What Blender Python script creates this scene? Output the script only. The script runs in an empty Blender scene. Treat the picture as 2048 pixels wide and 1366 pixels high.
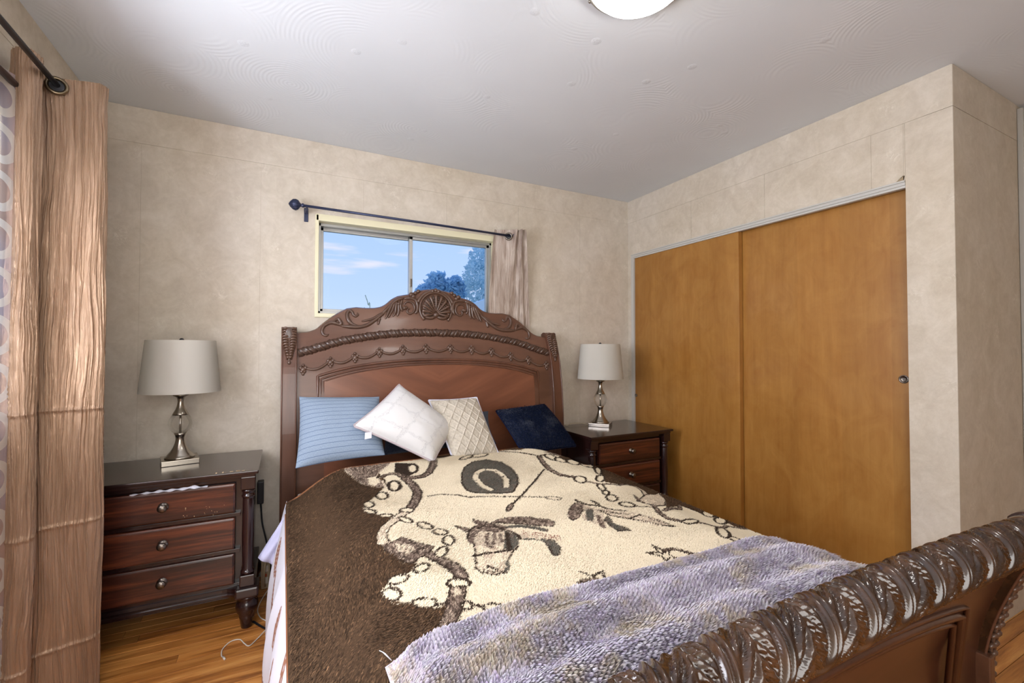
import bpy, bmesh, math, random
import numpy as np
from mathutils import Vector, Matrix
random.seed(7)
RNG = np.random.default_rng(7)
PI = math.pi
scene = bpy.context.scene
C = scene.collection

def lin(c):
    c = c / 255.0
    return c / 12.92 if c <= 0.04045 else ((c + 0.055) / 1.055) ** 2.4
def rgb(r, g, b, a=1.0):
    return (lin(r), lin(g), lin(b), a)

# ------------------------------------------------------------------ camera
cam = bpy.data.cameras.new('camera')
cam_o = bpy.data.objects.new('camera', cam)
C.objects.link(cam_o)
cam.sensor_width = 36.0
cam.lens = 900.97 / 2048.0 * 36.0
cam.clip_start = 0.02
cam_o.matrix_world = (Matrix.Translation((0, 0, 1.2295)) @ Matrix.Rotation(-0.4707, 4, 'Z')
                      @ Matrix.Rotation(PI / 2 + 0.0199, 4, 'X') @ Matrix.Rotation(0.0014, 4, 'Z'))
scene.camera = cam_o

# ------------------------------------------------------------------ exposure
scene.view_settings.view_transform = 'Standard'
scene.view_settings.look = 'None'
scene.view_settings.gamma = 1.0
scene.view_settings.use_curve_mapping = False
scene.view_settings.exposure = 0.20
scene.cycles.use_denoising = True
scene.cycles.max_bounces = 10
scene.cycles.sample_clamp_indirect = 6.0

# ------------------------------------------------------------------ sky
world = bpy.data.worlds.new('sky')
scene.world = world
world.use_nodes = True
nt = world.node_tree
nt.nodes.clear()
W = nt.nodes.new
tc = W('ShaderNodeTexCoord')
sep = W('ShaderNodeSeparateXYZ'); nt.links.new(tc.outputs['Generated'], sep.inputs[0])
ramp = W('ShaderNodeValToRGB'); nt.links.new(sep.outputs['Z'], ramp.inputs[0])
e = ramp.color_ramp.elements
e[0].position = 0.0; e[0].color = rgb(214, 230, 252)
e[1].position = 0.9; e[1].color = rgb(120, 170, 240)
x = e.new(0.12); x.color = rgb(192, 216, 255)
x = e.new(0.32); x.color = rgb(172, 204, 255)
mp = W('ShaderNodeMapping'); mp.inputs['Scale'].default_value = (2.2, 2.2, 16.0)
mp.inputs['Location'].default_value = (0.35, 0.1, 0.55)
nt.links.new(tc.outputs['Generated'], mp.inputs[0])
nz = W('ShaderNodeTexNoise'); nz.inputs['Scale'].default_value = 1.9; nz.inputs['Detail'].default_value = 5
nt.links.new(mp.outputs[0], nz.inputs['Vector'])
cr = W('ShaderNodeValToRGB'); nt.links.new(nz.outputs['Fac'], cr.inputs[0])
cr.color_ramp.elements[0].position = 0.56; cr.color_ramp.elements[1].position = 0.74
mx = W('ShaderNodeMixRGB'); nt.links.new(cr.outputs[0], mx.inputs[0])
nt.links.new(ramp.outputs[0], mx.inputs[1]); mx.inputs[2].default_value = rgb(246, 238, 243)
bg = W('ShaderNodeBackground'); bg.inputs['Strength'].default_value = 0.95
nt.links.new(mx.outputs[0], bg.inputs['Color'])
wo = W('ShaderNodeOutputWorld'); nt.links.new(bg.outputs[0], wo.inputs[0])

# ------------------------------------------------------------------ lights
def area(name, loc, target, sx, sy, power, col):
    l = bpy.data.lights.new(name, 'AREA'); l.shape = 'RECTANGLE'; l.size = sx; l.size_y = sy
    l.energy = power; l.color = col
    o = bpy.data.objects.new(name, l); C.objects.link(o)
    o.location = loc
    o.rotation_euler = (Vector(target) - Vector(loc)).to_track_quat('-Z', 'Y').to_euler()
    return o
area('daylight_through_left_window', (-0.96, 1.18, 1.485), (1.0, 1.18, 1.40), 1.02, 1.68, 125, (0.90, 0.93, 1.0))
area('added_fill_behind_camera', (-0.1, -1.2, 1.45), (-0.2, 2.8, 1.35), 1.4, 1.7, 40, (1.0, 0.99, 0.97))  # added soft fill inside the room
LAMP_STRENGTH = 20.0

# ------------------------------------------------------------------ helpers
def tag(o, label=None, cat=None, group=None, kind=None):
    if label: o['label'] = label
    if cat: o['category'] = cat
    if group: o['group'] = group
    if kind: o['kind'] = kind
    return o
def thing(name, label, cat, loc=(0, 0, 0), rz=0, group=None):
    o = bpy.data.objects.new(name, None); C.objects.link(o)
    o.empty_display_size = 0.05
    o.location = loc; o.rotation_euler = (0, 0, rz)
    return tag(o, label, cat, group)
def copy_tree(o, parent=None):
    c = o.copy(); C.objects.link(c)
    if parent is not None: c.parent = parent
    for ch in list(o.children): copy_tree(ch, c)
    return c

class MB:
    """collects geometry in world/local metres and links it as one mesh object"""
    def __init__(s): s.v = []; s.f = []; s.smooth = []
    def add(s, v, f, smooth=False):
        o = len(s.v); s.v.extend([tuple(p) for p in v])
        s.f.extend([tuple(i + o for i in q) for q in f]); s.smooth.extend([smooth] * len(f))
        return s
    def box(s, x0, x1, y0, y1, z0, z1, b=0.0):
        if b <= 0:
            v = [(x, y, z) for z in (z0, z1) for y in (y0, y1) for x in (x0, x1)]
            f = [(0, 2, 3, 1), (4, 5, 7, 6), (0, 1, 5, 4), (2, 6, 7, 3), (0, 4, 6, 2), (1, 3, 7, 5)]
            return s.add(v, f)
        bm = bmesh.new(); bmesh.ops.create_cube(bm, size=1)
        for p in bm.verts:
            p.co = Vector(((x0 + x1) / 2 + p.co.x * (x1 - x0), (y0 + y1) / 2 + p.co.y * (y1 - y0), (z0 + z1) / 2 + p.co.z * (z1 - z0)))
        bmesh.ops.bevel(bm, geom=bm.edges[:], offset=b, segments=2, affect='EDGES', profile=0.6)
        bm.verts.index_update()
        s.add([p.co[:] for p in bm.verts], [[p.index for p in q.verts] for q in bm.faces]); bm.free()
        return s
    def lathe(s, prof, cx, cy, cz=0.0, n=28, axis='z', smooth=True, cap=True):
        v = []; f = []
        for (r, h) in prof:
            for i in range(n):
                a = 2 * PI * i / n
                if axis == 'z': v.append((cx + r * math.cos(a), cy + r * math.sin(a), cz + h))
                elif axis == 'y': v.append((cx + r * math.cos(a), cy + h, cz + r * math.sin(a)))
                else: v.append((cx + h, cy + r * math.cos(a), cz + r * math.sin(a)))
        m = len(prof)
        for j in range(m - 1):
            for i in range(n):
                k = (i + 1) % n
                q = (j * n + i, j * n + k, (j + 1) * n + k, (j + 1) * n + i)
                f.append(q if axis != 'y' else q[::-1])
        if cap:
            f.append(tuple(range(n))[::-1]); f.append(tuple((m - 1) * n + i for i in range(n)))
        return s.add(v, f, smooth)
    def tube(s, pts, r, n=8, closed=False, smooth=True, flat=1.0, up=None):
        P = [Vector(p) for p in pts]; m = len(P)
        rr = r if hasattr(r, '__len__') else [r] * m
        v = []; f = []; nrm = None
        for j in range(m):
            a = P[(j - 1) % m] if (closed or j > 0) else P[0]
            b = P[(j + 1) % m] if (closed or j < m - 1) else P[-1]
            t = (b - a)
            t = t.normalized() if t.length > 1e-9 else Vector((0, 0, 1))
            if up is not None:
                u = Vector(up); w = t.cross(u)
                w = w.normalized() if w.length > 1e-6 else Vector((1, 0, 0))
                nrm = w.cross(t).normalized()
            else:
                if nrm is None:
                    u = Vector((0, 0, 1)) if abs(t.z) < 0.9 else Vector((1, 0, 0))
                    nrm = (u - t * u.dot(t)).normalized()
                else:
                    nrm = nrm - t * nrm.dot(t)
                    nrm = nrm.normalized() if nrm.length > 1e-6 else Vector((1, 0, 0))
                w = t.cross(nrm)
            for i in range(n):
                an = 2 * PI * i / n
                v.append(P[j] + w * (rr[j] * math.cos(an)) + nrm * (rr[j] * flat * math.sin(an)))
        for j in range(m if closed else m - 1):
            for i in range(n):
                k = (i + 1) % n; j2 = (j + 1) % m
                f.append((j * n + i, j * n + k, j2 * n + k, j2 * n + i))
        if not closed:
            f.append(tuple(range(n))[::-1]); f.append(tuple((m - 1) * n + i for i in range(n)))
        return s.add(v, f, smooth)
    def prism(s, poly, a, b, axis='x', smooth=False):
        n = len(poly); v = []
        for t in (a, b):
            for (p, q) in poly:
                v.append({'x': (t, p, q), 'y': (p, t, q), 'z': (p, q, t)}[axis])
        f = [tuple(range(n)), tuple(range(n, 2 * n))[::-1]]
        for i in range(n):
            k = (i + 1) % n; f.append((i, i + n, k + n, k))
        return s.add(v, f, smooth)
    def grid(s, P, smooth=True, wrap_u=False):
        nu, nv = P.shape[:2]; f = []
        for i in range(nu if wrap_u else nu - 1):
            i2 = (i + 1) % nu
            for j in range(nv - 1):
                f.append((i * nv + j, i2 * nv + j, i2 * nv + j + 1, i * nv + j + 1))
        return s.add(P.reshape(-1, 3).tolist(), f, smooth)
    def ball(s, c, r, sx=1, sy=1, sz=1, n=10):
        prof = [(max(1e-4, r * math.sin(PI * k / n)), -r * math.cos(PI * k / n)) for k in range(n + 1)]
        o = len(s.v); s.lathe(prof, 0, 0, 0, n=12, cap=False)
        for i in range(o, len(s.v)):
            p = s.v[i]; s.v[i] = (c[0] + p[0] * sx, c[1] + p[1] * sy, c[2] + p[2] * sz)
        return s
    def mesh(s, name):
        me = bpy.data.meshes.new(name); me.from_pydata(s.v, [], s.f)
        me.polygons.foreach_set('use_smooth', s.smooth)
        bm = bmesh.new(); bm.from_mesh(me); bmesh.ops.recalc_face_normals(bm, faces=bm.faces[:]); bm.to_mesh(me); bm.free()
        me.update(); return me
    def build(s, name, mat, parent=None):
        me = s.mesh(name); me.materials.append(mat)
        o = bpy.data.objects.new(name, me); C.objects.link(o)
        if parent is not None: o.parent = parent
        return o

def np_grid(name, P, mat, parent=None, cols=None, uv=None, smooth=True):
    """dense grid mesh from an (nu,nv,3) array"""
    nu, nv = P.shape[:2]
    i, j = np.meshgrid(np.arange(nu - 1), np.arange(nv - 1), indexing='ij')
    a = (i * nv + j).ravel()
    F = np.stack([a, a + nv, a + nv + 1, a + 1], 1)
    me = bpy.data.meshes.new(name)
    me.vertices.add(nu * nv); me.vertices.foreach_set('co', P.reshape(-1).astype(np.float32))
    me.loops.add(F.size); me.loops.foreach_set('vertex_index', F.ravel().astype(np.int32))
    me.polygons.add(len(F)); me.polygons.foreach_set('loop_start', np.arange(0, F.size, 4, dtype=np.int32))
    me.update(calc_edges=True)
    me.polygons.foreach_set('use_smooth', np.full(len(F), smooth))
    if cols is not None:
        at = me.color_attributes.new('Col', 'FLOAT_COLOR', 'POINT')
        at.data.foreach_set('color', np.c_[cols.reshape(-1, 3), np.ones(nu * nv)].ravel().astype(np.float32))
    if uv is not None:
        l = me.uv_layers.new(name='UVMap'); l.data.foreach_set('uv', uv.reshape(-1, 2)[F.ravel()].ravel().astype(np.float32))
    me.update(); me.materials.append(mat)
    o = bpy.data.objects.new(name, me); C.objects.link(o)
    if parent is not None: o.parent = parent
    return o

def blades(name, R, T, width, cols, mat, parent=None):
    """thin curved pile blades: roots R, tips T (N,3), width (N,), colour (N,3)"""
    N = len(R); d = T - R
    side = np.cross(d, np.array([0, 0, 1.0])) + RNG.normal(size=(N, 3)) * 1e-4
    side /= np.linalg.norm(side, axis=1, keepdims=True) + 1e-9
    w = (width / 2)[:, None]
    mid = R + d * 0.5 + np.array([0, 0, 1.0]) * (np.linalg.norm(d, axis=1, keepdims=True) * 0.16)
    V = np.stack([R - side * w, R + side * w, mid + side * w * 0.9, T, mid - side * w * 0.9], 1).reshape(-1, 3)
    b = np.arange(N) * 5
    tri = np.stack([b, b + 1, b + 2, b, b + 2, b + 4, b + 4, b + 2, b + 3], 1).reshape(-1).astype(np.int32)
    me = bpy.data.meshes.new(name)
    me.vertices.add(N * 5); me.vertices.foreach_set('co', V.ravel().astype(np.float32))
    me.loops.add(len(tri)); me.loops.foreach_set('vertex_index', tri)
    me.polygons.add(N * 3); me.polygons.foreach_set('loop_start', np.arange(0, N * 9, 3, dtype=np.int32))
    me.update(calc_edges=True)
    me.polygons.foreach_set('use_smooth', np.full(N * 3, True))
    at = me.color_attributes.new('Col', 'FLOAT_COLOR', 'POINT')
    c5 = np.repeat(cols, 5, axis=0)
    at.data.foreach_set('color', np.c_[c5, np.ones(N * 5)].ravel().astype(np.float32))
    me.materials.append(mat)
    o = bpy.data.objects.new(name, me); C.objects.link(o)
    if parent is not None: o.parent = parent
    o['kind'] = 'stuff'
    return o

def vnoise(x, y, seed=0):
    x = np.asarray(x, float); y = np.asarray(y, float)
    xi = np.floor(x).astype(np.int64); yi = np.floor(y).astype(np.int64)
    xf = x - xi; yf = y - yi
    u = xf * xf * (3 - 2 * xf); v = yf * yf * (3 - 2 * yf)
    def h(a, b):
        n = (a * 374761393 + b * 668265263 + seed * 982451653) & 0x7fffffff
        n = ((n ^ (n >> 13)) * 1274126177) & 0x7fffffff
        return ((n ^ (n >> 16)) & 0xffff) / 65535.0
    return (h(xi, yi) * (1 - u) + h(xi + 1, yi) * u) * (1 - v) + (h(xi, yi + 1) * (1 - u) + h(xi + 1, yi + 1) * u) * v
def fbm(x, y, seed=0, o=4):
    r = 0; a = 0.5
    for k in range(o):
        r = r + a * vnoise(x, y, seed + k * 17); x = x * 2.03; y = y * 2.03; a *= 0.5
    return r
def catmull(pts, n=8):
    P = [np.array(p, float) for p in pts]; out = []
    for i in range(len(P) - 1):
        p0 = P[max(i - 1, 0)]; p1 = P[i]; p2 = P[i + 1]; p3 = P[min(i + 2, len(P) - 1)]
        for k in range(n):
            t = k / n
            out.append(0.5 * ((2 * p1) + (-p0 + p2) * t + (2 * p0 - 5 * p1 + 4 * p2 - p3) * t * t + (-p0 + 3 * p1 - 3 * p2 + p3) * t ** 3))
    out.append(P[-1]); return [tuple(p) for p in out]
def taper(n, a, b, tip=0.4):
    return [(a + (b - a) * i / (n - 1)) * (tip + (1 - tip) * min(1, 6 * i / (n - 1), 6 * (n - 1 - i) / (n - 1))) for i in range(n)]

# ------------------------------------------------------------------ materials
class M:
    def __init__(s, name, base=(0.5, 0.5, 0.5, 1), rough=0.5, metal=0.0, spec=0.5):
        s.m = bpy.data.materials.new(name); s.m.use_nodes = True
        s.t = s.m.node_tree; s.b = s.t.nodes['Principled BSDF']
        s.set(base, rough, metal, spec); s._co = {}
    def set(s, base, rough, metal, spec):
        s.b.inputs['Base Color'].default_value = base; s.b.inputs['Roughness'].default_value = rough
        s.b.inputs['Metallic'].default_value = metal; s.b.inputs['Specular IOR Level'].default_value = spec
    def n(s, t, **k):
        o = s.t.nodes.new('ShaderNode' + t)
        for a, b in k.items(): setattr(o, a, b)
        return o
    def l(s, a, b): s.t.links.new(a, b)
    def coord(s, scale=(1, 1, 1), space='Object', rot=(0, 0, 0)):
        tc = s.n('TexCoord'); mp = s.n('Mapping')
        mp.inputs['Scale'].default_value = scale; mp.inputs['Rotation'].default_value = rot
        s.l(tc.outputs[space], mp.inputs[0]); return mp.outputs[0]
    def noise(s, vec, scale=5, detail=4, rough=0.55, dist=0.0):
        o = s.n('TexNoise'); o.inputs['Scale'].default_value = scale; o.inputs['Detail'].default_value = detail
        o.inputs['Roughness'].default_value = rough; o.inputs['Distortion'].default_value = dist
        s.l(vec, o.inputs['Vector']); return o.outputs['Fac']
    def ramp(s, fac, stops):
        o = s.n('ValToRGB'); e = o.color_ramp.elements
        e[0].position, e[0].color = stops[0]; e[1].position, e[1].color = stops[-1]
        for p, c in stops[1:-1]:
            q = e.new(p); q.color = c
        s.l(fac, o.inputs[0]); return o.outputs[0]
    def mix(s, fac, a, b, mode='MIX'):
        o = s.n('MixRGB', blend_type=mode)
        for i, v in ((0, fac), (1, a), (2, b)):
            if hasattr(v, 'is_output') or hasattr(v, 'links'): s.l(v, o.inputs[i])
            else: o.inputs[i].default_value = v
        return o.outputs[0]
    def math(s, op, a, b=None):
        o = s.n('Math', operation=op)
        for i, v in ((0, a), (1, b)):
            if v is None: continue
            if hasattr(v, 'links'): s.l(v, o.inputs[i])
            else: o.inputs[i].default_value = v
        return o.outputs[0]
    def base(s, c): s.l(c, s.b.inputs['Base Color']); return s
    def bump(s, h, strength=0.3, dist=0.01, prev=None):
        o = s.n('Bump'); o.inputs['Strength'].default_value = strength; o.inputs['Distance'].default_value = dist
        s.l(h, o.inputs['Height'])
        if prev is not None: s.l(prev, o.inputs['Normal'])
        s.l(o.outputs[0], s.b.inputs['Normal']); return o.outputs[0]

def plain(name, c, rough=0.5, metal=0.0, spec=0.5, bump=None):
    m = M(name, c, rough, metal, spec)
    if bump: m.bump(m.noise(m.coord(), bump[0], 3), bump[1], bump[2])
    return m.m

def wallpaper():
    m = M('wallpaper', rough=0.62, spec=0.3); v = m.coord(space='Object')
    big = m.noise(v, 1.7, 3); mid = m.noise(v, 9, 6, 0.65, 0.8); fine = m.noise(v, 55, 4, 0.7)
    c = m.ramp(mid, [(0.32, rgb(190, 178, 160)), (0.5, rgb(204, 193, 176)), (0.68, rgb(217, 207, 192))])
    c2 = m.mix(0.35, c, m.ramp(big, [(0.35, rgb(196, 182, 160)), (0.65, rgb(208, 200, 190))]))
    # brushed floral sprigs scattered over the paper
    vo = m.n('TexVoronoi'); vo.inputs['Scale'].default_value = 6.5; m.l(v, vo.inputs['Vector'])
    spot = m.ramp(vo.outputs['Distance'], [(0.05, (1, 1, 1, 1)), (0.36, (0, 0, 0, 1))])
    pet = m.noise(v, 34, 3, 0.6, 2.2)
    petr = m.ramp(pet, [(0.5, (0, 0, 0, 1)), (0.62, (1, 1, 1, 1))])
    fl = m.mix(1.0, spot, petr, 'MULTIPLY')
    c3 = m.mix(m.math('MULTIPLY', fl, 0.55), c2, rgb(229, 221, 207))
    c3 = m.mix(0.09, c3, m.ramp(m.noise(v, 45, 5, 0.75), [(0.38, rgb(168, 156, 138)), (0.62, rgb(232, 224, 212))]))
    m.base(c3)
    h = m.math('ADD', m.math('MULTIPLY', fl, 0.5), m.math('ADD', m.math('MULTIPLY', mid, 0.6), m.math('MULTIPLY', fine, 0.35)))
    m.bump(h, 0.32, 0.006); return m.m

def ceiling_mat():
    m = M('ceiling_plaster', rough=0.75, spec=0.25); v = m.coord()
    c = m.ramp(m.noise(v, 1.3, 2), [(0.3, rgb(214, 218, 222)), (0.7, rgb(222, 226, 230))]); m.base(c)
    vo = m.n('TexVoronoi'); vo.inputs['Scale'].default_value = 2.6; m.l(v, vo.inputs['Vector'])
    rings = m.math('SINE', m.math('MULTIPLY', vo.outputs['Distance'], 150.0))
    mask = m.ramp(m.noise(v, 3.1, 2), [(0.46, (0, 0, 0, 1)), (0.62, (1, 1, 1, 1))])
    r = m.math('MULTIPLY', rings, mask)
    vb = m.n('TexVoronoi'); vb.inputs['Scale'].default_value = 5.2; m.l(v, vb.inputs['Vector'])
    sp = m.ramp(vb.outputs['Distance'], [(0.03, (1, 1, 1, 1)), (0.11, (0, 0, 0, 1))])
    bl = m.math('MULTIPLY', sp, m.noise(v, 90, 4, 0.7, 1.5))
    h = m.math('ADD', m.math('MULTIPLY', r, 0.2), m.math('MULTIPLY', bl, 3.6))
    m.bump(h, 0.35, 0.004); return m.m

def wood(name, dark, mid, light, axis, scale=1.0, rough=0.35, coat=0.0, bands=9, rand=False, spec=0.5):
    m = M(name, rough=rough, spec=spec)
    st = {'x': (0.7, bands, bands), 'y': (bands, 0.7, bands), 'z': (bands, bands, 0.7)}[axis]
    v = m.coord(tuple(k * scale for k in st))
    if rand:
        oi = m.n('ObjectInfo'); va = m.n('VectorMath', operation='ADD'); sc = m.n('VectorMath', operation='SCALE')
        cb = m.n('CombineXYZ')
        for i in range(3): m.l(oi.outputs['Random'], cb.inputs[i])
        m.l(cb.outputs[0], sc.inputs[0]); sc.inputs['Scale'].default_value = 37.0
        m.l(v, va.inputs[0]); m.l(sc.outputs[0], va.inputs[1]); v = va.outputs[0]
    a = m.noise(v, 1.6, 5, 0.6, 0.9); b = m.noise(v, 7.0, 4, 0.65, 0.3)
    f = m.math('ADD', m.math('MULTIPLY', a, 0.7), m.math('MULTIPLY', b, 0.3))
    c = m.ramp(f, [(0.36, dark), (0.5, mid), (0.64, light)])
    if rand:
        t = m.ramp(oi.outputs['Random'], [(0.0, (0.72, 0.66, 0.58, 1)), (0.5, (1, 1, 1, 1)), (1.0, (1.18, 1.12, 1.02, 1))])
        c = m.mix(1.0, c, t, 'MULTIPLY')
    m.base(c); m.bump(f, 0.08, 0.003)
    if coat: m.b.inputs['Coat Weight'].default_value = coat; m.b.inputs['Coat Roughness'].default_value = 0.12
    return m.m

MAT = {}
MAT['paper'] = wallpaper()
MAT['ceiling'] = ceiling_mat()
MAT['plaster'] = plain('bare_plaster', rgb(196, 184, 166), 0.8)
MAT['cream_paint'] = plain('cream_trim_paint', rgb(226, 219, 186), 0.42, bump=(40, 0.08, 0.002))
MAT['white_paint'] = plain('white_trim_paint', rgb(192, 190, 184), 0.4, bump=(40, 0.08, 0.002))
MAT['alu'] = plain('aluminium_frame', rgb(172, 172, 170), 0.38, 0.6, bump=(60, 0.05, 0.001))
MAT['oak'] = wood('oak_floor', rgb(138, 82, 36), rgb(190, 126, 62), rgb(214, 156, 88), 'x', 1.3, 0.34, 0.15, 10, True)
MAT['subfloor'] = plain('dark_subfloor', rgb(58, 36, 20), 0.8)
MAT['maple'] = wood('maple_veneer', rgb(150, 101, 40), rgb(160, 111, 48), rgb(170, 121, 57), 'z', 0.55, 0.36, 0.1, 8)
def maple():
    m = M('maple_veneer', rough=0.36); v = m.coord((8 * .55, 8 * .55, .7 * .55)); tcn = m.n('TexCoord'); sp = m.n('SeparateXYZ'); m.l(tcn.outputs['Object'], sp.inputs[0])
    f = m.math('ADD', m.math('MULTIPLY', m.noise(v, 1.6, 5, 0.6, 0.9), 0.6), m.math('MULTIPLY', m.noise(v, 9.0, 4, 0.65, 0.3), 0.4))
    c = m.ramp(f, [(0.36, rgb(148, 99, 40)), (0.5, rgb(160, 111, 49)), (0.64, rgb(170, 122, 58))])
    wn = m.n('TexWhiteNoise', noise_dimensions='1D'); m.l(m.math('FLOOR', m.math('DIVIDE', sp.outputs[1], 0.215)), wn.inputs['W'])
    c = m.mix(1.0, c, m.ramp(wn.outputs['Value'], [(0, (0.88, 0.86, 0.82, 1)), (1, (1.10, 1.08, 1.04, 1))]), 'MULTIPLY')
    fig = m.noise(m.coord((3, 3, 2.2)), 2.2, 4, 0.6, 1.6)
    c = m.mix(0.25, c, m.ramp(fig, [(0.35, rgb(140, 88, 34)), (0.65, rgb(182, 136, 72))])); m.base(c); m.bump(f, 0.06, 0.002)
    m.b.inputs['Coat Weight'].default_value = 0.1; return m.m
MAT['maple'] = maple()
MAT['mahogany'] = wood('dark_mahogany', rgb(30, 13, 10), rgb(62, 28, 18), rgb(104, 52, 30), 'x', 1.3, 0.28, 0.3, 11)
MAT['mahogany_frame'] = wood('dark_mahogany_frame', rgb(24, 12, 13), rgb(36, 18, 17), rgb(50, 26, 21), 'x', 1.0, 0.22, 0.35, 8)
MAT['mahogany_z'] = wood('dark_mahogany_upright', rgb(24, 12, 13), rgb(36, 18, 17), rgb(50, 26, 21), 'z', 1.0, 0.22, 0.35, 8)
MAT['bed'] = wood('brown_bed_wood', rgb(84, 55, 40), rgb(100, 67, 50), rgb(114, 78, 59), 'x', 0.6, 0.34, 0.2, 4)
MAT['bed_shaded'] = wood('shaded_footboard_wood', rgb(58, 33, 22), rgb(72, 42, 28), rgb(88, 53, 36), 'x', 0.6, 0.3, 0.25, 4)  # same bed wood, with the footboard's shade put into a darker colour
MAT['bed_z'] = wood('brown_bed_wood_upright', rgb(78, 48, 34), rgb(92, 58, 42), rgb(106, 68, 50), 'z', 0.7, 0.32, 0.2, 5)
MAT['nickel'] = plain('brushed_nickel', rgb(168, 160, 148), 0.24, 1.0, bump=(120, 0.04, 0.001))
MAT['pewter'] = plain('pewter_knob', rgb(120, 112, 104), 0.3, 1.0)
MAT['black_metal'] = plain('black_metal', rgb(38, 37, 44), 0.35, 0.4)
MAT['blue_black'] = plain('blue_black_metal', rgb(52, 58, 84), 0.35, 0.4)
MAT['black_plastic'] = plain('black_plastic', rgb(22, 22, 28), 0.4)
MAT['white_plastic'] = plain('white_plastic', rgb(214, 210, 200), 0.4)
MAT['beige_plastic'] = plain('beige_plastic', rgb(176, 160, 134), 0.45)
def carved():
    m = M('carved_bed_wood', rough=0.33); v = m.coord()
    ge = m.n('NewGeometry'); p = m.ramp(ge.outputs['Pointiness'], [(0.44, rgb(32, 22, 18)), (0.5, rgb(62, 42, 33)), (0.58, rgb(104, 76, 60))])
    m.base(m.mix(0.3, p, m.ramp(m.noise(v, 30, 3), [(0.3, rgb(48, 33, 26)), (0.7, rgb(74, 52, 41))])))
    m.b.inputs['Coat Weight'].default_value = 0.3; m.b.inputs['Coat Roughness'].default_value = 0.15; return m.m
MAT['carved'] = carved()
def rollmat():
    m = M('bronze_lacquered_carving', rough=0.2); v = m.coord()
    m.base(m.ramp(m.noise(v, 22, 3), [(0.3, rgb(40, 24, 15)), (0.5, rgb(56, 35, 21)), (0.7, rgb(74, 48, 30))]))
    m.b.inputs['Coat Weight'].default_value = 0.55; m.b.inputs['Coat Roughness'].default_value = 0.06; return m.m
MAT['roll'] = rollmat()
def glass(name, tint=(1, 1, 1, 1)):
    m = bpy.data.materials.new(name); m.use_nodes = True; t = m.node_tree; t.nodes.clear()
    g = t.nodes.new('ShaderNodeBsdfGlass'); g.inputs['IOR'].default_value = 1.45; g.inputs['Color'].default_value = tint
    tr = t.nodes.new('ShaderNodeBsdfTransparent'); tr.inputs[0].default_value = tint
    mxs = t.nodes.new('ShaderNodeMixShader'); mxs.inputs[0].default_value = 0.45
    o = t.nodes.new('ShaderNodeOutputMaterial')
    t.links.new(g.outputs[0], mxs.inputs[2]); t.links.new(tr.outputs[0], mxs.inputs[1]); t.links.new(mxs.outputs[0], o.inputs[0]); return m
MAT['crystal'] = glass('crystal_glass', (0.96, 0.96, 0.95, 1))
def pane(name, tint, gloss=0.06):
    m = bpy.data.materials.new(name); m.use_nodes = True; t = m.node_tree; t.nodes.clear()
    tr = t.nodes.new('ShaderNodeBsdfTransparent'); tr.inputs[0].default_value = tint
    gl = t.nodes.new('ShaderNodeBsdfGlossy'); gl.inputs['Roughness'].default_value = 0.02
    fr = t.nodes.new('ShaderNodeFresnel'); fr.inputs[0].default_value = 1.07
    mxs = t.nodes.new('ShaderNodeMixShader'); t.links.new(fr.outputs[0], mxs.inputs[0])
    o = t.nodes.new('ShaderNodeOutputMaterial')
    t.links.new(tr.outputs[0], mxs.inputs[1]); t.links.new(gl.outputs[0], mxs.inputs[2]); t.links.new(mxs.outputs[0], o.inputs[0]); return m
MAT['pane'] = pane('window_pane', (0.97, 0.985, 1, 1))
def emit(name, c, s):
    m = bpy.data.materials.new(name); m.use_nodes = True; t = m.node_tree; t.nodes.clear()
    e = t.nodes.new('ShaderNodeEmission'); e.inputs[0].default_value = c; e.inputs[1].default_value = s
    o = t.nodes.new('ShaderNodeOutputMaterial'); t.links.new(e.outputs[0], o.inputs[0]); return m
MAT['lamp_glass'] = emit('lit_opal_glass', (1.0, 0.97, 0.93, 1), LAMP_STRENGTH)

def satin():
    m = M('crinkled_satin', rough=0.2, metal=0.6, spec=0.9); v = m.coord((1, 1, 0.12))
    a = m.noise(v, 26, 5, 0.6, 1.2)
    m.base(m.ramp(a, [(0.3, rgb(150, 120, 94)), (0.7, rgb(178, 148, 122))]))
    m.b.inputs['Sheen Weight'].default_value = 0.25
    m.b.inputs['Sheen Tint'].default_value = rgb(240, 210, 190)
    v2 = m.coord((1, 1, 0.09)); w = m.noise(v2, 130, 6, 0.66, 0.8)
    m.bump(w, 0.75, 0.006); return m.m
MAT['satin'] = satin()
def satin2():
    m = M('crinkled_taupe_satin', rough=0.5); v = m.coord((1, 1, 0.1))
    a = m.noise(v, 34, 5, 0.6, 0.8)
    m.base(m.ramp(a, [(0.3, rgb(128, 108, 96)), (0.5, rgb(164, 146, 132)), (0.7, rgb(196, 182, 170))]))
    m.b.inputs['Sheen Weight'].default_value = 0.2
    m.bump(m.noise(v, 90, 4, 0.6, 1.0), 0.4, 0.005); return m.m
MAT['satin2'] = satin2()
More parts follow.
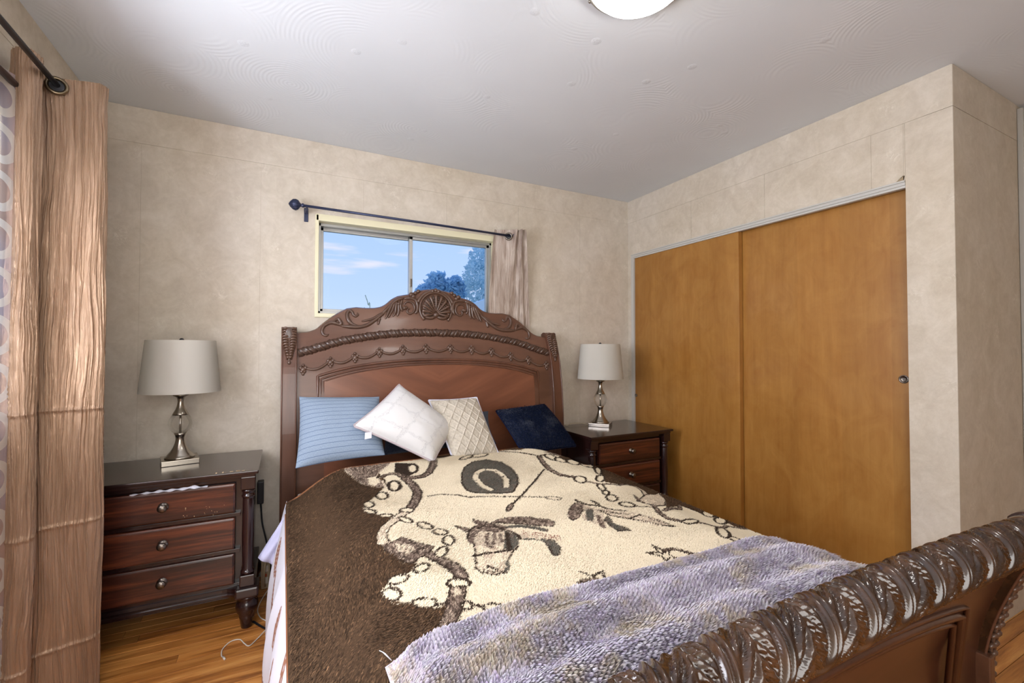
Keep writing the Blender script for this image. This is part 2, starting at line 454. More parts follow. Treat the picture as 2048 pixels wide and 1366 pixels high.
def sheer():
    m = bpy.data.materials.new('circle_print_sheer'); m.use_nodes = True; t = m.node_tree; t.nodes.clear()
    N = t.nodes.new; L = t.links.new
    tc = N('ShaderNodeTexCoord'); sp = N('ShaderNodeSeparateXYZ'); L(tc.outputs['UV'], sp.inputs[0])
    def mt(op, a, b=None):
        o = N('ShaderNodeMath'); o.operation = op
        for i, q in ((0, a), (1, b)):
            if q is None: continue
            if hasattr(q, 'links'): L(q, o.inputs[i])
            else: o.inputs[i].default_value = q
        return o.outputs[0]
    fu = mt('SUBTRACT', mt('FRACT', mt('DIVIDE', sp.outputs[0], 0.15)), 0.5)
    fv = mt('SUBTRACT', mt('FRACT', mt('DIVIDE', sp.outputs[1], 0.15)), 0.5)
    d = mt('SQRT', mt('ADD', mt('MULTIPLY', fu, fu), mt('MULTIPLY', fv, fv)))
    ring = mt('LESS_THAN', mt('ABSOLUTE', mt('SUBTRACT', d, 0.34)), 0.085)
    wn = N('ShaderNodeTexWave'); wn.inputs['Scale'].default_value = 0.55; wn.bands_direction = 'Y'; L(tc.outputs['UV'], wn.inputs['Vector'])
    rp = N('ShaderNodeValToRGB'); e = rp.color_ramp.elements
    e[0].position = 0.25; e[0].color = rgb(244, 214, 206); e[1].position = 0.75; e[1].color = rgb(230, 220, 238); L(wn.outputs['Fac'], rp.inputs[0])
    mc = N('ShaderNodeMixRGB'); L(ring, mc.inputs[0]); L(rp.outputs[0], mc.inputs[1]); mc.inputs[2].default_value = rgb(248, 240, 232)
    tl = N('ShaderNodeBsdfTranslucent'); L(mc.outputs[0], tl.inputs[0])
    df = N('ShaderNodeBsdfDiffuse'); L(mc.outputs[0], df.inputs[0])
    m1 = N('ShaderNodeMixShader'); m1.inputs[0].default_value = 0.5; L(tl.outputs[0], m1.inputs[1]); L(df.outputs[0], m1.inputs[2])
    tr = N('ShaderNodeBsdfTransparent'); m2 = N('ShaderNodeMixShader')
    fac = mt('ADD', mt('MULTIPLY', ring, 0.3), 0.42); L(fac, m2.inputs[0]); L(tr.outputs[0], m2.inputs[1]); L(m1.outputs[0], m2.inputs[2])
    o = N('ShaderNodeOutputMaterial'); L(m2.outputs[0], o.inputs[0]); return m
MAT['sheer'] = sheer()
def vcol(name, rough=0.9, spec=0.12, bump=0.0, sheen=0.0):
    m = M(name, rough=rough, spec=spec); a = m.n('VertexColor', layer_name='Col'); m.base(a.outputs[0])
    if bump: m.bump(m.noise(m.coord(), 260, 3, 0.7), bump, 0.004)
    if sheen: m.b.inputs['Sheen Weight'].default_value = sheen
    return m.m
MAT['fleece'] = vcol('printed_fleece', bump=0.35)
MAT['pile'] = vcol('fleece_pile', 0.85, 0.15)
def pile2():
    m = vcol('plush_pile', 0.8, 0.1); t = m.node_tree; b = t.nodes['Principled BSDF']; a = [q for q in t.nodes if q.type == 'VERTEX_COLOR'][0]
    tl = t.nodes.new('ShaderNodeBsdfTranslucent'); t.links.new(a.outputs[0], tl.inputs[0]); mxs = t.nodes.new('ShaderNodeMixShader'); mxs.inputs[0].default_value = 0.5
    t.links.new(b.outputs[0], mxs.inputs[1]); t.links.new(tl.outputs[0], mxs.inputs[2]); t.links.new(mxs.outputs[0], t.nodes['Material Output'].inputs[0]); return m
MAT['plush_pile'] = pile2()
MAT['print_cotton'] = vcol('printed_cotton', 0.8, 0.2)

def shade_mat():
    m = M('linen_shade', rgb(246, 244, 238), 0.9, spec=0.1); v = m.coord((60, 60, 400))
    m.bump(m.noise(v, 2, 2), 0.15, 0.001)
    tl = m.n('BsdfTranslucent'); tl.inputs[0].default_value = rgb(240, 236, 228); ms = m.n('MixShader'); ms.inputs[0].default_value = 0.4
    m.l(m.b.outputs[0], ms.inputs[1]); m.l(tl.outputs[0], ms.inputs[2]); m.l(ms.outputs[0], m.t.nodes['Material Output'].inputs[0]); return m.m
MAT['shade'] = shade_mat()
def uvcloth(name, fn, rough=0.85):
    m = M(name, rough=rough, spec=0.2); tcn = m.n('TexCoord'); sp = m.n('SeparateXYZ'); m.l(tcn.outputs['UV'], sp.inputs[0])
    fn(m, sp.outputs[0], sp.outputs[1], tcn.outputs['UV']); return m.m
def f_blue(m, u, v, uv):
    w = m.math('FRACT', m.math('MULTIPLY', v, 15.0))
    line = m.math('LESS_THAN', w, 0.1)
    wv = m.noise(m.coord((3, 1, 1), 'UV'), 60, 3)
    c = m.ramp(wv, [(0.3, rgb(124, 140, 160)), (0.7, rgb(150, 165, 182))])
    m.base(m.mix(m.math('MULTIPLY', line, 0.75), c, rgb(74, 92, 120))); m.bump(m.math('ADD', m.math('MULTIPLY', w, 0.6), m.math('MULTIPLY', wv, 0.3)), 0.4, 0.006)
MAT['blue_cloth'] = uvcloth('pleated_blue_cotton', f_blue)
def f_white(m, u, v, uv):
    nse = m.noise(uv, 9, 3, 0.6)
    wob = m.math('MULTIPLY', m.math('SUBTRACT', nse, 0.5), 0.5)
    a = m.math('FRACT', m.math('ADD', m.math('MULTIPLY', u, 3.0), wob)); b = m.math('FRACT', m.math('ADD', m.math('MULTIPLY', v, 3.0), wob))
    la = m.math('LESS_THAN', m.math('ABSOLUTE', m.math('SUBTRACT', a, 0.5)), 0.06); lb = m.math('LESS_THAN', m.math('ABSOLUTE', m.math('SUBTRACT', b, 0.5)), 0.06)
    ln = m.math('MAXIMUM', la, lb); loops = m.ramp(m.noise(uv, 46, 2, 0.5, 2.5), [(0.47, (0, 0, 0, 1)), (0.5, (1, 1, 1, 1)), (0.53, (0, 0, 0, 1))])
    f = m.math('MULTIPLY', ln, loops)
    m.base(m.mix(m.math('MULTIPLY', f, 0.85), rgb(214, 212, 210), rgb(122, 118, 124))); m.bump(f, 0.4, 0.004)
MAT['white_cloth'] = uvcloth('embroidered_white_cotton', f_white)
def f_plainw(m, u, v, uv):
    m.base(m.ramp(m.noise(uv, 30, 3), [(0.3, rgb(180, 170, 154)), (0.7, rgb(206, 196, 180))])); m.bump(m.noise(uv, 90, 4, 0.7, 1.0), 0.5, 0.004)
MAT['quilt_cloth'] = uvcloth('quilted_beige_fabric', f_plainw)
def f_navy(m, u, v, uv):
    n = m.noise(uv, 60, 4, 0.7, 1.0); m.base(m.ramp(n, [(0.3, rgb(10, 16, 34)), (0.7, rgb(30, 42, 70))])); m.bump(n, 0.8, 0.01); m.b.inputs['Sheen Weight'].default_value = 0.3
MAT['navy'] = uvcloth('navy_faux_fur', f_navy, 0.95)
def f_seq(m, u, v, uv):
    vo = m.n('TexVoronoi'); vo.inputs['Scale'].default_value = 60; m.l(uv, vo.inputs['Vector'])
    m.base(m.ramp(vo.outputs['Color'], [(0.3, rgb(14, 18, 44)), (0.75, rgb(30, 34, 70)), (0.9, rgb(220, 150, 140))])); m.b.inputs['Metallic'].default_value = 0.7; m.b.inputs['Roughness'].default_value = 0.3
    m.bump(vo.outputs['Distance'], 0.6, 0.004)
MAT['sequin'] = uvcloth('navy_and_rose_sequins', f_seq, 0.3)
MAT['flange'] = plain('taupe_satin_piping', rgb(176, 164, 166), 0.5)
MAT['tag'] = plain('white_ribbon', rgb(226, 226, 232), 0.7)
MAT['lavender_cotton'] = plain('lavender_cotton', rgb(190, 190, 218), 0.8, bump=(30, 0.2, 0.004))
MAT['mattress'] = plain('mattress_ticking', rgb(224, 222, 220), 0.9)
MAT['lace'] = plain('white_lace', rgb(206, 204, 212), 0.8, bump=(120, 0.6, 0.004))
def leafy(name, c):
    m = M(name, c, 0.7); tl = m.n('BsdfTranslucent'); tl.inputs[0].default_value = c; ms = m.n('MixShader'); ms.inputs[0].default_value = 0.5
    m.base(m.ramp(m.noise(m.coord(), 3, 3), [(0.3, tuple(k * 0.8 for k in c[:3]) + (1,)), (0.7, c)]))
    m.l(m.b.outputs[0], ms.inputs[1]); m.l(tl.outputs[0], ms.inputs[2]); m.l(ms.outputs[0], m.t.nodes['Material Output'].inputs[0]); return m.m
MAT['leaf'] = leafy('hazy_blue_foliage', rgb(222, 242, 250))  # pale blue haze of the bright view is mixed into leaf and bark colours
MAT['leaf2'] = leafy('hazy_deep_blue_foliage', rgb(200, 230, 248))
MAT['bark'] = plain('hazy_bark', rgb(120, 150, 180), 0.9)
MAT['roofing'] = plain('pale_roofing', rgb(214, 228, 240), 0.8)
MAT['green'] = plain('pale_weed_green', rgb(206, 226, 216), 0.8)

# ------------------------------------------------------------------ room shell
XL, XR, YB, YC, XE, YF, ZC = -0.828, 2.498, 2.829, 0.8306, 3.42, -1.35, 2.4393
def struct(o): o['kind'] = 'structure'; return o
def cut_rects(rects, holes):
    """split axis rectangles (a0,a1,b0,b1) around holes"""
    out = list(rects)
    for h in holes:
        nx = []
        for r in out:
            if r[1] <= h[0] or r[0] >= h[1] or r[3] <= h[2] or r[2] >= h[3]: nx.append(r); continue
            a0, a1 = max(r[0], h[0]), min(r[1], h[1])
            if r[0] < h[0]: nx.append((r[0], h[0], r[2], r[3]))
            if r[1] > h[1]: nx.append((h[1], r[1], r[2], r[3]))
            if r[2] < h[2]: nx.append((a0, a1, r[2], h[2]))
            if r[3] > h[3]: nx.append((a0, a1, h[3], r[3]))
        out = nx
    return out
WIN = (0.166, 1.309, 1.424, 2.016)
LWIN = (0.30, 2.06, 0.95, 2.02)
DOOR = (0.994, 2.773, 0.0, 1.992)
PT = 0.0016
# floor: strips of oak laid along X
fl = struct(MB().box(XL - 0.1, XE + 0.1, YF - 0.1, YB + 0.1, -0.12, -0.012).build('floor', MAT['subfloor']))
y = YF; row = 0; count = 0
while y < YB - 0.001 and count < 298:
    wd = 0.0572; xs = XL - random.uniform(0.0, 0.9) - 0.2
    # boards are shorter where they are in view
    while xs < XE:
        ln = random.uniform(0.75, 1.5) if y > 1.2 else random.uniform(2.2, 3.4)
        a, b = max(xs, XL), min(xs + ln, XE)
        if b - a > 0.05 and count < 298:
            MB().box(a + 0.0006, b - 0.0006, y + 0.0009, min(y + wd, YB) - 0.0009, -0.012, 0.0, 0.0009).build('floor_plank', MAT['oak'], fl); count += 1
        xs += ln
    y += wd
ce = struct(MB().box(XL - 0.12, XE + 0.12, YF - 0.12, YB + 0.12, ZC, ZC + 0.12).build('ceiling', MAT['ceiling']))
# back wall
wb = MB()
for r in cut_rects([(XL - 0.12, XE + 0.12, -0.1, ZC)], [WIN]): wb.box(r[0], r[1], YB, YB + 0.14, r[2], r[3])
wall_back = struct(wb.build('wall_back', MAT['plaster']))
ZB = ZC - 0.179
def papers(parent, cuts, zcuts, holes, place):
    rects = []
    for i in range(len(cuts) - 1):
        rects.append((cuts[i] + 0.0006, cuts[i + 1] - 0.0006, 0.0, ZB - 0.0008))
    for r in cut_rects(rects, holes): place(r).build('wallpaper_panel', MAT['paper'], parent)
    for r in cut_rects([(cuts[0], cuts[-1], ZB + 0.0004, ZC - 0.001)], holes): place(r, 0.0026).build('wallpaper_border', MAT['paper'], parent)
papers(wall_back, [XL, -0.638, -0.116, 0.428, 0.955, 1.487, 2.02, XR], None, [WIN], lambda r, t=PT: MB().box(r[0], r[1], YB - t, YB, r[2], r[3]))
# left wall
wl = MB()
for r in cut_rects([(YF, YB, -0.1, ZC)], [LWIN]): wl.box(XL - 0.12, XL, r[0], r[1], r[2], r[3])
wall_left = struct(wl.build('wall_left', MAT['plaster']))
papers(wall_left, [YF, -0.9, -0.37, 0.16, 0.69, 1.22, 1.75, 2.28, YB - 0.002], None, [LWIN], lambda r, t=PT: MB().box(XL, XL + t, r[0], r[1], r[2], r[3]))
# closet wall
wr = MB()
for r in cut_rects([(YC, YB, -0.1, ZC)], [(DOOR[0], DOOR[1], -0.2, DOOR[3])]): wr.box(XR, XR + 0.11, r[0], r[1], r[2], r[3])
wall_right = struct(wr.build('wall_right', MAT['plaster']))
papers(wall_right, [YC - PT, 0.994, 1.125, 1.66, 2.19, YB - 0.002], None, [(DOOR[0], DOOR[1], -0.2, DOOR[3])], lambda r, t=PT: MB().box(XR - t, XR, r[0], r[1], r[2], r[3]))
MB().prism([(1.0, 1.993), (1.0, 2.021), (0.996, 2.021), (1.03, 1.997)], XR - 0.008, XR - 0.003, 'x').build('wallpaper_tear', plain('torn_paper_backing', rgb(158, 140, 112), 0.9), wall_right)['label'] = 'curled torn wallpaper corner'
MB().box(XR - 0.0022, XR - 0.0015, 0.999, 1.0, 1.993, ZB).build('wallpaper_seam', plain('seam_line', rgb(176, 164, 146), 0.9), wall_right)  # thin, slightly darker line along the paper joint
# closet interior
struct(MB().box(XR + 0.70, XR + 0.76, YC + 0.1, YB, 0, ZC).build('wall_closet', MAT['plaster']))
# return wall facing the camera
wc = struct(MB().box(XR, XE + 0.1, YC, YC + 0.1, -0.1, ZC).build('wall_return', MAT['plaster']))
papers(wc, [XR, XR + 0.36, XR + 0.70], None, [], lambda r, t=PT: MB().box(r[0], r[1], YC - t, YC, r[2], r[3]))
struct(MB().box(3.205, 3.30, YC - 0.022, YC - 0.001, 0, 2.42, 0.003).build('trim_1', MAT['white_paint']))
struct(MB().box(XE, XE + 0.12, YF, YC + 0.1, -0.1, ZC).build('wall_east', MAT['plaster']))
struct(MB().box(XL - 0.12, XE + 0.12, YF - 0.12, YF, -0.1, ZC).build('wall_front', MAT['plaster']))
struct(MB().box(XL + 0.002, XR, YB - 0.014, YB - 0.002, 0.0, 0.085, 0.003).build('baseboard_back', MAT['white_paint']))
struct(MB().box(XL + 0.002, XL + 0.014, YF, YB - 0.015, 0.0, 0.085, 0.003).build('baseboard_left', MAT['white_paint']))
# closet opening trim: a thin head track with a groove, a side stop at the far end
tr = MB(); tr.box(XR - 0.006, XR + 0.02, DOOR[0], DOOR[1], 1.978, 1.992, 0.001); tr.box(XR - 0.010, XR + 0.0, DOOR[0], DOOR[1] + 0.012, 1.992, 2.0, 0.001); tr.box(XR - 0.003, XR + 0.022, DOOR[0], DOOR[1], 1.966, 1.9775, 0.0008)
struct(tr.build('trim_2', MAT['white_paint']))
struct(MB().box(XR - 0.008, XR + 0.02, DOOR[1] - 0.016, DOOR[1] + 0.012, 0, 1.992, 0.002).build('trim_3', MAT['white_paint']))
# sliding doors
def sliding(name, x, y0, y1, py, pz, r, label):
    d = struct(MB().box(x, x + 0.034, y0, y1, 0.012, 1.985, 0.0015).build(name, MAT['maple']))
    pl = MB(); pl.lathe([(r, 0.0), (r, -0.0035), (r * 0.86, -0.0045), (r * 0.72, -0.0035), (r * 0.68, -0.0005), (r * 0.3, -0.0003)], x - 0.0002, py, pz, 24, 'x')
    p = pl.build('finger_pull', MAT['pewter'], d); p['label'] = label
    return d
sliding('door_1', XR + 0.006, 1.836, DOOR[1] - 0.018, 2.745, 0.875, 0.012, 'small round metal finger pull')
sliding('door_2', XR + 0.046, DOOR[0] + 0.002, 1.90, 1.030, 1.10, 0.019, 'round metal finger pull')

# ------------------------------------------------------------------ back window
x0, x1, z0, z1 = WIN
wf = MB()
wf.box(x0 - 0.002, x1 + 0.002, YB - 0.012, YB + 0.05, z1 - 0.036, z1 + 0.004, 0.003)
wf.box(x0 - 0.006, x0 + 0.014, YB - 0.012, YB + 0.05, z0, z1, 0.003)
wf.box(x1 - 0.014, x1 + 0.006, YB - 0.012, YB + 0.05, z0, z1, 0.003)
wf.box(x0 - 0.006, x1 + 0.006, YB - 0.014, YB + 0.05, z0 - 0.004, z0 + 0.020, 0.003)
win = struct(wf.build('window_1', MAT['cream_paint']))
fr = MB(); a0, a1, b0, b1 = x0 + 0.014, x1 - 0.014, z0 + 0.02, z1 - 0.036
for (p, q, r, s_) in ((a0, a1, b1 - 0.016, b1), (a0, a1, b0, b0 + 0.016), (a0, a0 + 0.014, b0, b1), (a1 - 0.014, a1, b0, b1)):
    fr.box(p, q, YB + 0.04, YB + 0.125, r, s_, 0.001)
fr.build('window_frame', MAT['alu'], win)
def sash(name, xa, xb, yy, label):
    s_ = MB(); w = 0.022
    za, zb = b0 + 0.012, b1 - 0.012
    s_.box(xa, xb, yy, yy + 0.022, zb - w, zb, 0.002); s_.box(xa, xb, yy, yy + 0.022, za, za + w, 0.002)
    s_.box(xa, xa + w, yy, yy + 0.022, za, zb, 0.002); s_.box(xb - w, xb, yy, yy + 0.022, za, zb, 0.002)
    o = s_.build('window_sash', MAT['alu'], win); o['label'] = label
    MB().box(xa + w - 0.004, xb - w + 0.004, yy + 0.009, yy + 0.013, za + w - 0.004, zb - w + 0.004).build('window_pane', MAT['pane'], o)
    return o
sash('s', a0 + 0.010, 0.748, YB + 0.085, 'left aluminium sash')
so = sash('s', 0.722, a1 - 0.010, YB + 0.052, 'right aluminium sash')
MB().box(0.727, 0.739, YB + 0.042, YB + 0.052, 1.64, 1.69, 0.002).build('latch', MAT['pewter'], so)
# left window behind the sheer
lw = MB(); p0, p1, q0, q1 = LWIN
for (a, b, c, d) in ((p0, p1, q1 - 0.03, q1), (p0, p1, q0, q0 + 0.03), (p0, p0 + 0.03, q0, q1), (p1 - 0.03, p1, q0, q1)):
    lw.box(XL - 0.1, XL + 0.012, a, b, c, d, 0.003)
lwin = struct(lw.build('window_2', MAT['cream_paint']))
for (a, b, xx) in ((p0 + 0.03, 1.20, XL - 0.07), (1.17, p1 - 0.03, XL - 0.045)):
    s_ = MB()
    for (y0_, y1_, z0_, z1_) in ((a, b, q1 - 0.055, q1 - 0.03), (a, b, q0 + 0.03, q0 + 0.055), (a, a + 0.025, q0 + 0.03, q1 - 0.03), (b - 0.025, b, q0 + 0.03, q1 - 0.03)):
        s_.box(xx, xx + 0.02, y0_, y1_, z0_, z1_, 0.002)
    o = s_.build('window_sash', MAT['alu'], lwin)
    MB().box(xx + 0.008, xx + 0.012, a + 0.02, b - 0.02, q0 + 0.05, q1 - 0.05).build('window_pane', MAT['pane'], o)

# ------------------------------------------------------------------ bed
bed = thing('sleigh_bed', 'carved brown wooden sleigh bed with arched headboard and rolled footboard', 'bed', (0.865, 1.5, 0))
def bp(mb, name, mat, parent=None):
    """build in world coordinates, then parent under the bed empty"""
    o = mb.build(name, mat); o.parent = parent or bed
    o.matrix_parent_inverse = Matrix.Translation((-0.865, -1.5, 0))
    if parent: o.matrix_parent_inverse = Matrix.Identity(4)
    return o
ZP = np.array([0.0, 0.2, .785, .956, 1.128, 1.251, 1.324, 1.45, 1.66]); YP = np.array([2.61, 2.615, 2.625, 2.637, 2.663, 2.699, 2.728, 2.757, 2.77])
def hy(z): return float(np.interp(z, ZP, YP))
def hyp(z): return hy(z) + 0.02       # panel face
CREST = [(0.1267, 1.3266), (0.1661, 1.343), (0.1983, 1.3745), (0.2475, 1.4161), (0.2893, 1.4447), (0.3316, 1.469), (0.383, 1.4785), (0.4353, 1.4762), (0.4886, 1.4786), (0.5247, 1.4867), (0.5522, 1.502), (0.5894, 1.537), (0.627, 1.5581), (0.665, 1.5669), (0.6986, 1.5737)]
TOPC = [(0.6986, 1.5737), (0.712, 1.583), (0.728, 1.588), (0.745, 1.593), (0.757, 1.601), (0.79, 1.607), (0.82, 1.613), (0.865, 1.616)]
half = [(0.066, 1.3216)] + CREST + TOPC[1:]
full = half + [(1.73 - x_, z_) for x_, z_ in half[::-1][1:]]
# headboard panel: columns of a curved sheet from the rail up to the crest line
cx_ = [p[0] for p in full]; cz_ = [p[1] for p in full]
xs_ = np.linspace(0.066, 1.664, 121); tops = np.interp(xs_, cx_, cz_)
hbm = MB(); nz_ = 44
F = np.zeros((len(xs_), nz_, 3)); B = F.copy()
for i, (X, T) in enumerate(zip(xs_, tops)):
    zz = np.linspace(0.30, T, nz_)
    for k, z in enumerate(zz):
        F[i, k] = (X, hyp(z), z); B[i, k] = (X, hyp(z) + 0.022, z)
hbm.grid(F); hbm.grid(B)
rim = np.stack([F[:, -1], (F[:, -1] + B[:, -1]) / 2 + np.array([0, 0, 0.006]), B[:, -1]], 1); hbm.grid(rim)
headboard = bp(hbm, 'headboard', MAT['bed'])
def fpt(x_, z_, d=0.0): return (x_, hyp(z_) - d, z_)
def mir(pts): return [(1.73 - x_, z_) for x_, z_ in pts]
# moulded frame round the sunk panel
PAN = [(0.1716, 0.72), (0.1716, 0.9846), (0.1716, 1.088), (0.2822, 1.1193), (0.4065, 1.1432), (0.5817, 1.1633), (0.74, 1.1715), (0.865, 1.173)]
PAN = PAN + mir(PAN)[::-1][1:]
pm = MB()
arch = catmull(PAN[2:-2], 6)
for off, r in ((0.0, 0.008), (-0.016, 0.006), (-0.03, 0.004)):
    line = [(0.1716 - off, 0.70)] + [(0.1716 - off, 1.088 + off * 0.9)] + [(0.865 + (x_ - 0.865) * (1 + off / 0.7), z_ + off) for x_, z_ in arch[1:-1]] + [(1.5584 + off, 1.088 + off * 0.9), (1.5584 + off, 0.70)]
    pm.tube([fpt(x_, z_, 0.001) for x_, z_ in line], r, 8, up=(0, 1, 0))
bp(pm, 'panel_molding', MAT['bed_z'], headboard)
# burl panel inside the frame, in two book-matched leaves
BM = M('bookmatched_veneer', rough=0.34); v_ = BM.coord((1, 1, 1)); sx_ = BM.n('SeparateXYZ'); BM.l(v_, sx_.inputs[0])
cb_ = BM.n('CombineXYZ'); BM.l(BM.math('ADD', BM.math('MULTIPLY', BM.math('ABSOLUTE', BM.math('SUBTRACT', sx_.outputs[0], 0.865)), 4.0), BM.math('MULTIPLY', sx_.outputs[2], -9.0)), cb_.inputs[0]); BM.l(BM.math('MULTIPLY', sx_.outputs[2], 3.0), cb_.inputs[1])
BM.base(BM.ramp(BM.noise(cb_.outputs[0], 1.3, 4, 0.6, 0.6), [(0.3, rgb(104, 62, 42)), (0.5, rgb(116, 70, 48)), (0.7, rgb(126, 78, 54))]))
BM.b.inputs['Coat Weight'].default_value = 0.25; BM.b.inputs['Coat Roughness'].default_value = 0.15
vp = MB(); xs2 = np.linspace(0.205, 1.525, 50); at_ = np.interp(xs2, [p[0] for p in arch], [p[1] for p in arch]) - 0.032
G = np.zeros((50, 12, 3))
for i, (X, T) in enumerate(zip(xs2, at_)):
    for k, z in enumerate(np.linspace(0.5, T, 12)): G[i, k] = fpt(X, z, 0.0015)
vp.grid(G); bp(vp, 'veneer_panel', BM.m, headboard)
# rope moulding: a roll with spiral ridges
RP = [(0.075, 1.2126), (0.1649, 1.2393), (0.2862, 1.2774), (0.414, 1.3031), (0.5482, 1.3238), (0.6885, 1.3358), (0.865, 1.3388)]
RP = RP + mir(RP)[::-1][1:]
rp = catmull(RP, 60); arc = [0.0]
for a, b in zip(rp, rp[1:]): arc.append(arc[-1] + math.hypot(b[0] - a[0], b[1] - a[1]))
L_ = arc[-1]; nth = 20; Rg = np.zeros((len(rp), nth + 1, 3))
for i, ((X, Z), s_) in enumerate(zip(rp, arc)):
    a = rp[max(i - 1, 0)]; b = rp[min(i + 1, len(rp) - 1)]; t = Vector((b[0] - a[0], b[1] - a[1])).normalized()
    sg = 1 if s_ < L_ / 2 else -1
    for k in range(nth + 1):
        th = 2 * PI * k / nth
        ph = (s_ - L_ / 2) / 0.07 * 2 * PI * sg
        w = ph - th * 1.0
        rr = 0.0240 + 0.0016 * math.cos(w) + 0.0016 * math.cos(w * 3 + 0.6) + 0.0013 * math.cos(5 * w)
        o_ = rr * math.cos(th); d_ = rr * math.sin(th)
        Rg[i, k] = (X - t.y * o_, hyp(Z) - d_ * 0.95, Z + t.x * o_)
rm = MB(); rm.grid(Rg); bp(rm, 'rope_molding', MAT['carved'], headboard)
# swag garland with eleven drops
KN = [(0.099, 1.1309), (0.2374, 1.1684), (0.368, 1.1942), (0.5058, 1.2241), (0.6447, 1.2381), (0.7864, 1.2451)]
KN = KN + [(1.73 - x_, z_) for x_, z_ in KN[::-1]]
for i, (X, Z) in enumerate(KN):
    if i < len(KN) - 1:
        X2, Z2 = KN[i + 1]; sw = MB(); P = []
        for k in range(13):
            t = k / 12; P.append(fpt(X + (X2 - X) * t, Z + 0.008 + (Z2 - Z) * t - 0.030 * 4 * t * (1 - t), 0.004))
        sw.tube(P, [0.0058 + 0.002 * math.sin(PI * k / 12) for k in range(13)], 7); bp(sw, 'swag', MAT['carved'], headboard)
    kb = MB(); kb.ball(fpt(X, Z + 0.017, 0.006), 0.0085)
    for dx, dz, r in ((-0.010, 0.002, 0.008), (0.010, 0.002, 0.008), (0, -0.006, 0.011), (-0.006, -0.014, 0.007), (0.006, -0.014, 0.007), (0, -0.024, 0.007)):
        kb.ball(fpt(X + dx * 1.2, Z + dz * 1.2, 0.006), r * 1.2, 1, 0.8, 1.15, 6)
    bp(kb, 'swag_drop', MAT['carved'], headboard)
# crest scrolls, left then mirrored
CAR = [([(0.2309,1.3212),(0.2234,1.3131),(0.2107,1.3129),(0.2,1.3226),(0.1965,1.3424),(0.2058,1.3645),(0.2261,1.381),(0.252,1.3878),(0.2781,1.3805),(0.3042,1.3711)],0.006,0.013),([(0.3004,1.3689),(0.3422,1.3659),(0.3923,1.3652),(0.4397,1.3767),(0.4805,1.403),(0.518,1.4339),(0.5558,1.4651)],0.012,0.01),([(0.3886,1.4501),(0.3922,1.4377),(0.3802,1.4289),(0.3668,1.4367),(0.3613,1.451),(0.3478,1.4608),(0.3342,1.4479),(0.3319,1.4272),(0.3391,1.4027),(0.3579,1.3827),(0.3925,1.3713)],0.006,0.013),([(0.4128,1.4009),(0.4486,1.4083),(0.4893,1.4244),(0.5351,1.4558)],0.006,0.01),([(0.5177,1.4254),(0.5108,1.404),(0.506,1.3827)],0.01,0.008),([(0.2786,1.4171),(0.2933,1.3972),(0.3005,1.373)],0.009,0.012),([(0.2483,1.3857),(0.2709,1.4046),(0.2861,1.4132)],0.007,0.008),([(0.5981,1.5226),(0.581,1.4875),(0.5639,1.4484),(0.5503,1.418)],0.012,0.007),([(0.6066,1.5273),(0.5999,1.4927),(0.5849,1.4578),(0.5672,1.4271)],0.01,0.007),([(0.6193,1.5323),(0.6147,1.4933),(0.6101,1.4588),(0.5968,1.4368)],0.01,0.007),([(0.6364,1.5375),(0.6317,1.5027),(0.6313,1.4682),(0.6221,1.4377)],0.01,0.008),([(0.6535,1.5427),(0.6446,1.512),(0.6464,1.4861),(0.6569,1.4693)],0.009,0.007),([(0.5351,1.4558),(0.5642,1.4825),(0.5895,1.5093),(0.6236,1.539),(0.6665,1.5521)],0.009,0.012),([(0.666,1.5086),(0.6727,1.5242),(0.6922,1.5317),(0.7183,1.5221),(0.731,1.4942),(0.7219,1.4676),(0.6999,1.4558),(0.6849,1.4661),(0.6873,1.4835),(0.7025,1.4864)],0.008,0.006),([(0.6572,1.4909),(0.6744,1.4917),(0.6832,1.5008)],0.012,0.009),([(0.6665,1.5478),(0.7012,1.554),(0.7361,1.5427),(0.7488,1.5082),(0.7439,1.4728),(0.7305,1.4592)],0.01,0.01)]
for sgn in (0, 1):
    sc = MB()
    for pts, ra, rb_ in CAR:
        q = catmull(pts, 5); q = mir(q) if sgn else q
        sc.tube([fpt(x_, z_, 0.003) for x_, z_ in q], taper(len(q), ra, rb_), 9)
    for (x_, z_, r) in ((0.7103, 1.5764, 0.016), (0.7233, 1.5662, 0.015), (0.7547, 1.600, 0.013), (0.7368, 1.588, 0.013), (0.632, 1.516, 0.012)):
        sc.ball(fpt(1.73 - x_ if sgn else x_, z_, 0.006), r, 1, 0.8, 0.9)
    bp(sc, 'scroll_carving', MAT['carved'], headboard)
# central shell
sh = MB(); cxs, czs = 0.867, 1.464
for k in range(11):
    a = math.radians(-12 + 204 * k / 10); ln = 0.088 + 0.022 * math.sin(a) if math.sin(a) > 0 else 0.08
    P = []
    for j in range(9):
        t = 0.08 + 0.92 * j / 8; P.append(fpt(cxs + math.cos(a) * ln * t, czs + math.sin(a) * ln * t * 1.05, 0.004 + 0.012 * math.sin(PI * t * 0.8)))
    sh.tube(P, [0.003 + 0.0085 * (j / 8) for j in range(9)], 8)
    if 1 < k < 9:
        for j in range(4):
            t = 0.45 + 0.13 * j; b_ = a + math.radians(10); sh.ball(fpt(cxs + math.cos(b_) * ln * t, czs + math.sin(b_) * ln * t, 0.014), 0.0048, n=6)
P = [fpt(cxs + 0.104 * math.cos(t), czs + 0.028 + 0.105 * math.sin(t), 0.006) for t in np.linspace(-0.75, PI + 0.75, 40)]
sh.tube(P, 0.0085, 8); P = [fpt(cxs + 0.122 * math.cos(t), czs + 0.026 + 0.118 * math.sin(t), 0.003) for t in np.linspace(0.35, PI - 0.35, 30)]
sh.tube(P, 0.011, 8)
